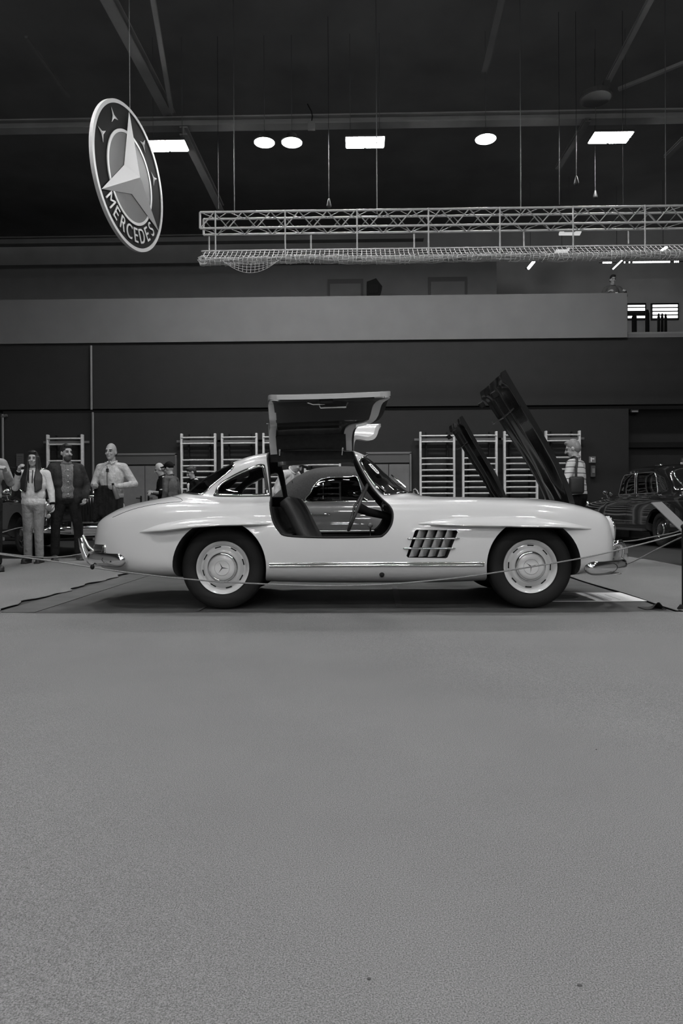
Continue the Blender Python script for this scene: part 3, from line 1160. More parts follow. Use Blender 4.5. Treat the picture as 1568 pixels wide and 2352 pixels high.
        for (u0, u1, v) in ((936, 1056, 1237.3), (926, 1046, 1260)):
            a, b = gl(u0, v, -.89), gl(u1, v, -.89)
            xs = np.linspace(a[0], b[0], 14)
            MB().tube([S(x, a[1], sg, .012 if 0 < i < 13 else .004) for i, x in enumerate(xs)], [.004] + [.008] * 12 + [.004], 8).build('vent_bar', CHROME, root, 60)
    # ---- sill jack plug and drain
    jx, jz = gl(877, 1320, -.85)
    MB().revolve([(0, .012), (.014, .01), (.019, .004), (.019, -.02)], 20, Matrix.Translation(S(jx, jz)) @ Matrix.Scale(1.25, 4, (0, 0, 1))).build('jack_plug', SEAL, root, 40)
    # ---- bumpers
    prof = [(.022 * cos(t) * (1.6 if cos(t) > 0 else 1), .054 * sin(t)) for t in np.linspace(0, 2 * pi, 18, endpoint=False)]
    fz = gl(1385, 1303, -.8)[1]
    fpath = [(1.56, -.885), (1.70, -.865), (1.83, -.79), (1.92, -.67), (1.985, -.50), (2.03, -.28), (2.04, 0)]
    fp = smooth_path(fpath, 6)
    fp = fp + [(x, -y) for x, y in fp[::-1][1:]]
    rpath = [(-1.92, -.865), (-2.05, -.82), (-2.20, -.70), (-2.32, -.51), (-2.405, -.28), (-2.43, -.12), (-2.435, 0)]
    rp = smooth_path(rpath, 6)
    rp = rp + [(x, -y) for x, y in rp[::-1][1:]]
    rz_ = gl(245, 1284, -.7)[1]

    def bumper(path, z, name, flip):
        P = [(x, y, z) for x, y in path]
        if flip: P = P[::-1]
        n = len(P)
        mb = MB()
        pts = [Vector(p) for p in P]
        v, f = [], []
        m = len(prof)
        for i in range(n):
            t = (pts[min(i + 1, n - 1)] - pts[max(i - 1, 0)]).normalized()
            o = Vector((t.y, -t.x, 0))
            e = min(i, n - 1 - i)
            sc = [.35, .75, .95][e] if e < 3 else 1
            for a, b in prof:
                v.append(pts[i] + o * a * sc + Vector((0, 0, b * sc)))
        for i in range(n - 1):
            for k in range(m):
                k2 = (k + 1) % m
                f.append((i * m + k, i * m + k2, (i + 1) * m + k2, (i + 1) * m + k))
        f += [tuple(range(m)), tuple(range(n * m - 1, (n - 1) * m - 1, -1))]
        return MB().add(v, f).build(name, CHROME, root, 60)

    fb_ = bumper(fp, fz, 'front_bumper', False)
    rb_ = bumper(rp, rz_, 'rear_bumper', True)
    for sg in (-1, 1):
        MB().tube([(2.01, sg * .36, fz - .02), (2.04, sg * .36, fz + .05), (2.045, sg * .36, fz + .11), (2.02, sg * .36, fz + .155), (1.97, sg * .36, fz + .15), (1.92, sg * .36, fz + .10)],
                  [.046, .052, .046, .040, .034, .03], 14).build('overrider', CHROME, fb_, 60)
        MB().bbox((1.93, sg * .42, fz - .065), (.14, .12, .045), .015).build('bumper_bracket', STEEL, fb_, 40)
        MB().tube([(-2.37, sg * .36, rz_ - .06), (-2.42, sg * .36, rz_ - .01), (-2.45, sg * .36, rz_ + .07), (-2.47, sg * .36, rz_ + .15), (-2.45, sg * .36, rz_ + .175), (-2.40, sg * .36, rz_ + .08), (-2.34, sg * .36, rz_ + .03)],
                  [.024, .029, .027, .019, .012, .011, .011], 12).build('overrider', CHROME, rb_, 60)
    # ---- lamps
    for sg in (-1, 1):
        hx, hz = 1.848, .592
        M = Matrix.Translation((hx, sg * .56, hz)) @ Matrix.Rotation(sg * radians(-12), 4, 'Z') @ Matrix.Rotation(radians(90), 4, 'Z') @ Matrix.Scale(.92, 4) @ Matrix.Scale(1.2, 4, (0, 0, 1))
        h = MB().revolve([(.100, -.16), (.106, -.06), (.107, .0), (.100, .002)], 36, M).build('headlamp', paint, root, 60)
        MB().revolve([(.107, -.004), (.110, .004), (.106, .014), (.096, .016), (.09, .008)], 36, M).build('headlamp_ring', CHROME, h, 60)
        MB().revolve([(.096, .005), (.085, .02), (.05, .034), (0, .04)], 36, M).build('headlamp_lens', LENS, h, 40)
        tx, tz = gl(237, 1259.5, -.6)
        tl = MB().bbox((0, 0, 0), (.17, .06, .075), .02)
        yy = L.ys(tx, tz)
        M = Matrix.Translation((tx, sg * (yy - .012), tz)) @ Matrix.Rotation(-sg * radians(-40), 4, 'Z')
        tl = MB().bbox((0, 0, 0), (.18, .055, .07), .018, M).build('tail_lamp', CHROME, root, 60)
        MB().bbox((.012, sg * .018, 0), (.14, .04, .054), .014, M).build('tail_lens', DLENS, tl, 50)
    # ---- grille mouth with star
    gx = 1.93
    pts = [(gx + .03 * cos(pi * t * .0), .33 * cos(2 * pi * t), .475 + .115 * math.copysign(abs(sin(2 * pi * t)) ** .8, sin(2 * pi * t))) for t in np.linspace(0, 1, 40, endpoint=False)]
    g = MB().tube([(gx + .045 - .25 * y * y, y, z) for _, y, z in pts], .012, 8, True).build('grille_frame', CHROME, root, 60)
    MB().add([(gx + .042 - .25 * y * y, y, z) for _, y, z in pts], [tuple(range(40))]).build('grille_mesh', BLACKM, g)
    MB().tube([(gx + .05 - .25 * y * y, y, .475) for y in np.linspace(-.32, .32, 13)], .016, 8).build('grille_bar', CHROME, g, 60)
    star_mb(.085, .014, .02, Matrix.Translation((gx + .075, 0, .475)) @ Matrix.Rotation(radians(90), 4, 'Z')).build('grille_star', CHROME, g)
    # ---- bonnet
    hz = L.zt(1.67)
    hd = hood_mesh(L, 1.67, .33, .47, .42, 0, 57.5).build('bonnet', [paint, UNDER], root, 40)
    hd.location = (1.67, 0, hz + .008)
    M = Matrix.Rotation(radians(57.5), 4, 'Y')
    MB().tube([tuple(M @ Vector(p)) for p in ((-.95, -.44, -.03), (-.93, -.22, -.08), (-.93, .22, -.08), (-.95, .44, -.03))], .006, 6).build('bonnet_brace', UNDER, hd)
    for q in (-.28, .28):
        MB().bbox((-1.13, q, -.06), (.06, .05, .05), .01, M).build('bonnet_latch', BLACKM, hd)
    # ---- engine under the open bonnet
    e = MB().bbox((1.0, 0, .60), (.85, .36, .2), .03).build('engine_block', mat('engine_metal', .12, .4, metal=.6), root, 40)
    for i in range(6):
        MB().tube([(.72 + i * .11, .05, .66), (.72 + i * .11, .2, .73), (.72 + i * .11, .32, .71)], .024, 8).build('intake_pipe', STEEL, e, 40)
    MB().capsule((1.0, -.1, .71), (1.38, -.1, .71), .045, .045).build('cam_cover', mat('engine_metal', .12), e, 40)
    # ---- boot lid seam on the tail
    for sg in (-1, 1):
        P = [gl(*p) for p in [(402, 1140.5, -.3), (412, 1142.5, -.5), (418.5, 1147, -.65), (416, 1152, -.72), (395, 1154, -.72), (358, 1159, -.7), (310, 1171, -.62), (275, 1188, -.5)]]
        P = smooth_path(P, 6)
        MB().tube([S(x, min(z, L.zt(x) - .006), sg, .0005) for x, z in P], .0022, 6).build('boot_seam', BLACKM, root)
    if not coupe:
        return L, S
    # ================= coupe only
    for sg in (-1, 1):
        q = resample([tuple(p) for p in smooth_path(QWIN, 6, True)], .02)
        fr = MB().tube([S(x, z, sg, .002) for x, z in q], .0115, 8, True).build('quarter_window_frame', CHROME, root, 60)
        D = Loft(rows, 260, 12, -1.35, -.75)
        D.patch(q, -.012, sg).build('quarter_window_glass', GLASS, fr, 60)
        MB().tube([S(x, z, sg, .001) for x, z in [(x * 1.0 + (x + 1.07) * .05, z + (z - .98) * .09) for x, z in q]], .006, 6, True).build('window_seal', SEAL, fr)
        dp = resample([p for p in DOORP[:-2]], .03, False)
        MB().tube([S(x, z, sg, -.003) for x, z in dp], .009, 8).build('door_seal', SEAL, root, 60)
    P = [tuple(p) for p in smooth_path(WWIN, 6, False)]
    near = [S(x, z) for x, z in P]
    pathw = [(p[0], 0 if i == 0 else p[1], p[2]) for i, p in enumerate(near)]
    loop = near + [(x, -y, z) for x, y, z in near[::-1]]
    loop = [p for p in loop]
    fr = MB().tube(loop, .013, 8, True).build('windscreen_frame', CHROME, root, 60)
    D = Loft(rows, 260, 12, -.2, .45)
    D.patch(WWIN + [(.6, .93), (.6, 1.4), (-.045, 1.4)], -.012, 0).build('windscreen_glass', GLASS, fr, 60)
    # inspection sticker on the windscreen
    cx, cz = gl(859, 1077, -.45)
    st = []
    a0, a1 = gl(848, 1066, -.45), gl(869, 1088, -.45)
    for t in np.linspace(0, 2 * pi, 28, endpoint=False):
        ax, az = (a1[0] - a0[0]) * .5, (a1[1] - a0[1]) * .5
        lx = math.copysign(abs(cos(t)) ** .5, cos(t))
        lz = math.copysign(abs(sin(t)) ** .7, sin(t))
        x = cx + ax * lx - az * lz * .22
        z = cz + az * lx + ax * lz * .26
        st.append((x, z))
    stk = MB().add([(x, -(D.ys(x, z) + .012), z) for x, z in st], [tuple(range(28))]).build('windscreen_sticker', PAPER, fr)
    for k in range(5):
        t = -.6 + .3 * k
        x, z = cx + (a1[0] - a0[0]) * .5 * t, cz + (a1[1] - a0[1]) * .5 * t
        MB().box((x, -(D.ys(x, z) + .0135), z), (.008, .002, .010)).build('sticker_print', PRINT, stk)
    P = [tuple(p) for p in smooth_path(RWIN, 6, False)]
    near = [S(x, z) for x, z in P]
    fr = MB().tube(near + [(x, -y, z) for x, y, z in near[::-1]], .011, 8, True).build('rear_window_frame', CHROME, root, 60)
    D = Loft(rows, 260, 12, -1.8, -1.05)
    D.patch(RWIN + [(-1.2, 1.35), (-1.75, 1.2)], -.010, 0).build('rear_window_glass', DGLASS, fr, 60)
    # wipers
    MB().tube([(.26, -.30, .955), (.20, -.18, 1.02), (.16, -.02, 1.075)], .006, 6).build('wiper', CHROME, root)
    MB().tube([(.26, .10, .985), (.20, .22, 1.02), (.12, .36, 1.06)], .006, 6).build('wiper', CHROME, root)
    MB().tube([(.36, -.42, .90), (.345, -.43, .93), (.33, -.43, .945), (.315, -.43, .935), (.31, -.43, .905)], .006, 6).build('washer_nozzle', CHROME, root)
    # ---- doors
    for sg in (-1, 1):
        DL = Loft(rows, 120, 8, -1.02, .26)
        d = DL.mesh().build('door', [paint, TRIM])
        boolean(d, DL.cavity(-1.05, .3, .035, lambda x: .10, 1).build('c', [paint, TRIM]))
        cxm, czm = -.4, .9
        dp = [(cxm + (x - cxm) * .988, czm + (z - czm) * .985) for x, z in DOORP]
        pr = MB()
        if sg < 0: pr.prism(dp, -1.3, -.2)
        else: pr.prism(dp, .2, 1.3)
        boolean(d, pr.build('c', [paint, TRIM]), 'INTERSECT')
        win = [(-.80, .905), (-.815, 1.06), (-.80, 1.17), (-.74, 1.205), (-.34, 1.205), (-.25, 1.16), (-.14, .985), (-.125, .925), (-.15, .905)]
        win = [tuple(p) for p in smooth_path(win, 3, True)]
        boolean(d, MB().prism(win, -1.3, 1.3, mi=1).build('c', [paint, TRIM]))
        shade(d, 32)
        piv = Vector((0, sg * .26, ZHINGE + .005))
        ang = radians(71.5) * sg
        A = Matrix.Rotation(radians(-1.8), 4, 'Y') @ Matrix.Rotation(ang, 4, 'X')
        d.data.transform(A @ Matrix.Translation(-piv))
        d.parent = root
        d.location = piv
        T4 = A @ Matrix.Translation(-piv)
        D2 = Loft(rows, 200, 10, -.95, .1)
        g = D2.patch(win, -.025, sg)
        g.v = [tuple(T4 @ Vector(p)) for p in g.v]
        g.build('door_glass', DGLASS, d, 60)
        # lining, latch and pull handle on the inner face
        def inn(x, z, o):
            dy = (L.ys(x, z + .01) - L.ys(x, z - .01)) / .02
            q = math.sqrt(1 + dy * dy)
            return T4 @ Vector((x, sg * (L.ys(x, z) - o / q), z + dy * o / q))
        lin = MB()
        v, f = [], []
        nx, nz = 14, 7
        for o in (.034, .052):
            for i in range(nx):
                for j in range(nz):
                    z = .60 + .285 * j / (nz - 1)
                    xa, xb = -.765 + max(0, .66 - z) * .8, .065 - max(0, z - .70) * .62
                    v.append(inn(xa + (xb - xa) * i / (nx - 1), z, o))
        for q in range(2):
            for i in range(nx - 1):
                for j in range(nz - 1):
                    b = q * nx * nz + i * nz + j
                    f.append((b, b + 1, b + nz + 1, b + nz))
        for i in range(nx - 1):
            for j in (0, nz - 1):
                b = i * nz + j
                f.append((b, b + nz, b + nz + nx * nz, b + nx * nz))
        for j in range(nz - 1):
            for i in (0, nx - 1):
                b = i * nz + j
                f.append((b, b + 1, b + 1 + nx * nz, b + nx * nz))
        lin.add(v, f).build('door_lining', LEATH, d, 50)
        # padded roof lining between hinge and window
        v, f = [], []
        nx, nz = 16, 9
        for o in (.034, .050):
            for i in range(nx):
                x = -.815 + (.58) * i / (nx - 1)
                ri = int(np.argmin(abs(L.x - x)))
                for j in range(nz):
                    y = .285 + .165 * j / (nz - 1)
                    z = float(np.interp(y, L.Y[ri][::-1][:14], L.Z[ri][::-1][:14]))
                    v.append(inn(x, min(z, L.zt(x) - .012), o))
        for q in range(2):
            for i in range(nx - 1):
                for j in range(nz - 1):
                    b = q * nx * nz + i * nz + j
                    f.append((b, b + 1, b + nz + 1, b + nz))
        for i in range(nx - 1):
            for j in (0, nz - 1):
                b = i * nz + j
                f.append((b, b + nz, b + nz + nx * nz, b + nx * nz))
        for j in range(nz - 1):
            for i in (0, nx - 1):
                b = i * nz + j
                f.append((b, b + 1, b + 1 + nx * nz, b + nx * nz))
        MB().add(v, f).build('roof_lining', TRIM, d, 50)
        # painted inner frame along the two upright edges
        def sec(x, t, o):
            ri = int(np.clip(np.searchsorted(L.x, x) - 1, 0, len(L.x) - 2))
            w_ = (x - L.x[ri]) / (L.x[ri + 1] - L.x[ri])
            Yq = ((1 - w_) * L.Y[ri] + w_ * L.Y[ri + 1])[::-1]
            Zq = ((1 - w_) * L.Z[ri] + w_ * L.Z[ri + 1])[::-1]
            cum = np.concatenate([[0], np.cumsum(np.hypot(np.diff(Yq), np.diff(Zq)))])
            c0 = float(np.interp(.275, Yq[:14], cum[:14]))
            k1 = int(np.argmax(Zq < .60))
            c1 = float(np.interp(.60, [Zq[k1], Zq[k1 - 1]], [cum[k1], cum[k1 - 1]]))
            c = c0 + (c1 - c0) * t
            y, z = np.interp(c, cum, Yq), np.interp(c, cum, Zq)
            ty, tz = np.interp(c + .01, cum, Yq) - np.interp(c - .01, cum, Yq), np.interp(c + .01, cum, Zq) - np.interp(c - .01, cum, Zq)
            q_ = math.hypot(ty, tz)
            return Vector((x, sg * (y + tz / q_ * o), z - ty / q_ * o))

        rear = sorted([(z, x) for x, z in DOORP[0:30]])
        front = sorted([(z, x) for x, z in DOORP[-44:-2]])
        for edge, wdt in ((rear, .055), (front, -.07)):
            zz_, xx_ = [e_[0] for e_ in edge], [e_[1] for e_ in edge]
            n_ = 34
            rows_ = []
            for i in range(n_):
                t = i / (n_ - 1)
                x = xx_[-1]
                for _ in range(3):
                    x = float(np.interp(sec(x, t, 0).z, zz_, xx_))
                x += .012 if wdt > 0 else -.012
                rows_.append([T4 @ sec(x, t, .034), T4 @ sec(x, t, .045), T4 @ sec(x + wdt, t, .034), T4 @ sec(x + wdt, t, .045)])
            v = [r[k_] for k_ in range(4) for r in rows_]
            f = []
            for i in range(n_ - 1):
                a_, b_, c_, e_ = i, n_ + i, 2 * n_ + i, 3 * n_ + i
                f += [(a_, a_ + 1, b_ + 1, b_), (c_, c_ + 1, e_ + 1, e_), (b_, b_ + 1, e_ + 1, e_), (a_, a_ + 1, c_ + 1, c_)]
            f += [(0, n_, 3 * n_, 2 * n_), (n_ - 1, 2 * n_ - 1, 4 * n_ - 1, 3 * n_ - 1)]
            MB().add(v, f).build('inner_frame', paint, d, 40)
        MB().tube([inn(-.42, .80, .05), inn(-.41, .80, .085), inn(-.22, .80, .085), inn(-.21, .80, .05)], .011, 8).build('pull_handle', CHROME, d, 50)
        MB().bbox((0, 0, 0), (.10, .03, .04), .006, Matrix.Translation(inn(-.36, .60, .055))).build('door_latch', BLACKM, d)
        MB().tube([inn(-.5, .61, .06), inn(-.46, .64, .075), inn(-.38, .65, .075), inn(-.33, .62, .06)], .007, 6).build('release_lever', CHROME, d, 50)
        for hx in (-.80, -.27):
            MB().tube([(hx, sg * .30, ZHINGE - .035), (hx + .012, sg * .33, ZHINGE + .10)], .010, 8).build('door_strut', CHROME, root, 50)
    # ---- cabin
    dash = MB()
    dash.bbox((.17, 0, .80), (.16, 1.28, .13), .04).build('dashboard', TRIM, root, 40)
    for yy in (-.36, -.24):
        MB().revolve([(.05, -.02), (.052, .01), (.045, .014), (.04, .006), (0, .006)], 24, Matrix.Translation((.085, yy, .815)) @ Matrix.Rotation(radians(-90), 4, 'Z')).build('gauge', CHROME, bpy.data.objects['dashboard'], 40)
    # seats
    for sg in (-1, 1):
        st = MB().bbox((-.34, sg * .34, .42), (.50, .48, .17), .06, None, 0, 4).build('seat', LEATH, root, 50)
        back = MB()
        P = [(-.52, .47), (-.60, .62), (-.68, .78), (-.735, .86)]
        for q in range(5):
            y = sg * .34 + (q - 2) * .092
            back.tube([(x, y, z) for x, z in smooth_path(P, 4)], [.05] + [.062] * 11 + [.045], 10)
        back.build('backrest', LEATH, st, 50)
    # steering wheel (left-hand drive) and column
    M = Matrix.Translation((-.14, -.34, .79)) @ Matrix.Rotation(radians(-67), 4, 'Y')
    sw = MB().tube([tuple(M @ Vector((.205 * cos(t), .205 * sin(t), 0))) for t in np.linspace(0, 2 * pi, 40, endpoint=False)], .0135, 10, True)
    sw = sw.build('steering_wheel', mat('pale_wheel_rim', .10, .35), root, 60)
    MB().tube([tuple(M @ Vector((-.2, 0, 0))), tuple(M @ Vector((0, 0, .03))), tuple(M @ Vector((.2, 0, 0)))], .010, 8).build('wheel_spoke', CHROME, sw, 50)
    MB().tube([tuple(M @ Vector((0, 0, .01))), tuple(M @ Vector((0, 0, -.1))), (.18, -.34, .70)], [.045, .035, .028], 12).build('steering_column', BLACKM, sw, 50)
    MB().tube([(-.02, .02, .42), (-.03, .02, .62)], .007, 8).build('gear_lever', CHROME, root)
    MB().ellipsoid((-.03, .02, .63), (.022, .022, .022)).build('gear_knob', mat('pale_knob', .45, .3), root, 60)
    # mirror inside
    MB().bbox((-.10, 0, 1.17), (.02, .2, .05), .008).build('mirror', SEAL, root, 50)
    # door sill plates
    for sg in (-1, 1):
        MB().bbox((-.33, sg * .80, .555), (.72, .09, .02), .006).build('sill_plate', STEEL, root)
    return L, S


coupe = thing('gullwing_coupe', 'white vintage coupe with both roof-hinged doors and the bonnet raised', 'car', (GX, GY, 0))
LC, SCf = sports_car(coupe, PAINT, True)

# ================================================================== the grey roadster behind, with its canvas roof up and its bonnet raised
RX, RY = .245, 8.8
roadster = thing('soft_top_roadster', 'silver grey vintage roadster with canvas roof closed and bonnet raised behind the white coupe', 'car', (RX, RY, 0))
LR, SR = sports_car(roadster, SILVER, False)


def rl(u, v, y):
    p = at(u, v, RY + y)
    return (p.x - RX, p.z)


TOPR = [
    [-1.36, .80, .40, .52, .84, .54, .86, .50, .872, .40, .882, .2, .888, .89],
    [-1.30, .80, .45, .58, .84, .60, .865, .56, .89, .45, .905, .25, .915, .918],
    [-1.12, .80, .48, .61, .84, .625, .87, .60, .96, .50, 1.03, .28, 1.065, 1.075],
    [-.97, .80, .50, .62, .84, .635, .88, .615, 1.03, .53, 1.14, .30, 1.185, 1.198],
    [-.70, .80, .50, .63, .84, .64, .89, .62, 1.06, .56, 1.21, .32, 1.285, 1.305],
    [-.40, .80, .50, .63, .84, .64, .89, .62, 1.07, .57, 1.215, .33, 1.30, 1.325],
    [-.12, .80, .50, .63, .84, .64, .89, .615, 1.06, .56, 1.20, .33, 1.285, 1.312],
    [.03, .80, .50, .62, .84, .63, .88, .60, 1.03, .54, 1.16, .32, 1.245, 1.275],
    [.05, .80, .50, .62, .84, .63, .88, .60, 1.02, .53, 1.14, .31, 1.225, 1.255],
]
TL = Loft(TOPR, 80, 7)
top = TL.mesh().build('canvas_roof', [CANVAS, TRIM])
boolean(top, TL.cavity(-1.2, .2, .02, lambda x: .79).build('c', [CANVAS, TRIM]))
SW = [rl(*p) for p in [(709, 1153, -.63), (713, 1131, -.62), (724, 1112, -.6), (739, 1101, -.58), (761, 1096.5, -.57), (800, 1096, -.57), (820, 1097, -.57), (833, 1140, -.62), (836, 1153, -.63)]]
SWP = [tuple(p) for p in smooth_path(SW, 4, True)]
boolean(top, MB().prism(SWP, -1.2, 1.2, mi=1).build('c', [CANVAS, TRIM]))
top.parent = roadster
shade(top, 35)
for sg in (-1, 1):
    q = resample(SWP, .03)
    fr = MB().tube([(x, sg * (TL.ys(x, z) + .003), z) for x, z in q], .008, 8, True).build('side_window_frame', CHROME, roadster, 60)
    TD = Loft(TOPR, 200, 10, -1.0, .049)
    TD.patch(q, -.008, sg).build('side_window_glass', glass_mat('very_dark_glass', .18), fr, 60)
    x0 = rl(742, 1120, -.6)[0]
    MB().tube([(x0, sg * (TL.ys(x0, z) + .0), z) for z in np.linspace(.90, 1.09, 6)], .005, 6).build('window_bar', CHROME, fr)
    # belt moulding, door seam, handle
    xs = np.linspace(-.86, .28, 26)
    MB().tube([(x, sg * (LR.ys(x, .868) + .002), .868) for x in xs], .009, 8).build('belt_moulding', CHROME, roadster, 60)
    xd = rl(700, 1180, -.84)[0]
    MB().tube([(xd + .02 * (z - .5), sg * (LR.ys(xd, z) + .0005), z) for z in np.linspace(.40, .855, 14)], .003, 6).build('door_seam', BLACKM, roadster)
    MB().tube([(xd + .02 + t, sg * (LR.ys(xd + t, .40) + .0005), .40) for t in np.linspace(0, .95, 14)], .003, 6).build('door_seam', BLACKM, roadster)
    hz = rl(740, 1181, -.84)[1]
    hx0, hx1 = rl(710, 1181, -.84)[0], rl(750, 1181, -.84)[0]
    MB().tube([(x, sg * (LR.ys(x, hz) + .004), hz) for x in np.linspace(hx0, hx1, 8)], [.004, .007, .007, .007, .007, .007, .009, .006], 8).build('door_handle', CHROME, roadster, 60)
    MB().revolve([(.012, 0), (.012, .006), (0, .008)], 14, Matrix.Translation((hx1 + .03, sg * (LR.ys(hx1, hz)), hz)) @ (Matrix.Rotation(0 if sg < 0 else pi, 4, 'Z'))).build('door_lock', CHROME, roadster)
    # roof prop clasp
    MB().tube([(-1.0, sg * .545, 1.12), (-.985, sg * .57, 1.08), (-.975, sg * .59, 1.05)], .008, 8).build('roof_clasp', CHROME, roadster, 60)
# windscreen
W0 = [(.12, -.60, .885), (.03, -.56, 1.12), (-.0, -.48, 1.22), (.03, -.25, 1.245), (.04, 0, 1.25)]
wp = smooth_path(W0, 6)
lp = [tuple(p) for p in wp] + [(p[0], -p[1], p[2]) for p in wp[::-1][1:]]
base = [(.12 + .18 * (1 - (y / .6) ** 2), y, .89) for y in np.linspace(.6, -.6, 24)][1:-1]
fr = MB().tube(lp + base, .012, 8, True).build('windscreen_frame', CHROME, roadster, 60)
pl = lp[::-1]
n = len(pl)
bs = [(.12 + .18 * (1 - (p[1] / .62) ** 2), p[1] * 1.0 if abs(p[1]) < .6 else p[1], .888) for p in pl]
MB().add(pl + bs, [(i, i + 1, n + i + 1, n + i) for i in range(n - 1)]).build('windscreen_glass', DGLASS, fr, 60)
for sg in (-1, 1):
    st = MB().bbox((-.34, sg * .33, .52), (.46, .46, .14), .05, None, 0, 3).build('seat', LEATH, roadster, 50)
    MB().bbox((-.62, sg * .33, .74), (.14, .46, .42), .05, None, 0, 3).build('backrest', LEATH, st, 50)

# ================================================================== the two black saloons
LIMO = [
    [-2.62, .42, .2, .42, .46, .46, .60, .42, .74, .32, .79, .16, .81, .815],
    [-2.55, .34, .40, .62, .39, .67, .58, .62, .80, .46, .88, .23, .91, .915],
    [-2.35, .29, .52, .77, .36, .82, .58, .76, .86, .56, .97, .28, 1.005, 1.015],
    [-2.10, .27, .58, .85, .35, .885, .58, .82, .91, .62, 1.04, .32, 1.035, 1.09],
    [-1.88, .27, .60, .88, .35, .905, .58, .84, .94, .66, 1.03, .36, 1.115, 1.13],
    [-1.74, .27, .60, .885, .35, .91, .58, .845, .95, .68, 1.03, .46, 1.20, 1.235],
    [-1.58, .27, .60, .89, .35, .912, .58, .85, .955, .69, 1.035, .565, 1.38, 1.43],
    [-1.40, .27, .60, .89, .35, .912, .58, .85, .96, .70, 1.035, .61, 1.50, 1.57],
    [-1.10, .27, .60, .89, .35, .912, .58, .85, .965, .71, 1.035, .635, 1.56, 1.645],
    [-.30, .27, .60, .89, .35, .912, .58, .855, .965, .72, 1.035, .645, 1.575, 1.67],
    [.30, .27, .60, .89, .35, .912, .58, .85, .96, .715, 1.035, .63, 1.545, 1.635],
    [.46, .27, .60, .89, .35, .912, .58, .85, .955, .71, 1.035, .61, 1.47, 1.56],
    [.66, .27, .60, .89, .35, .912, .58, .85, .95, .69, 1.035, .55, 1.24, 1.31],
    [.80, .27, .60, .89, .35, .912, .58, .85, .945, .67, 1.03, .46, 1.12, 1.16],
    [.98, .27, .60, .89, .35, .912, .58, .845, .94, .64, 1.06, .38, 1.09, 1.11],
    [1.55, .28, .60, .88, .36, .90, .58, .83, .91, .58, 1.02, .34, 1.06, 1.08],
    [2.0, .29, .58, .85, .37, .88, .58, .80, .87, .54, .98, .30, 1.03, 1.05],
    [2.25, .31, .54, .79, .38, .83, .58, .75, .82, .48, .94, .26, 1.00, 1.02],
    [2.40, .34, .46, .67, .40, .72, .58, .65, .76, .42, .88, .22, .94, .955],
    [2.47, .38, .34, .48, .43, .53, .58, .48, .70, .32, .80, .17, .85, .86],
    [2.50, .44, .2, .28, .47, .31, .58, .28, .65, .2, .71, .1, .74, .745],
]


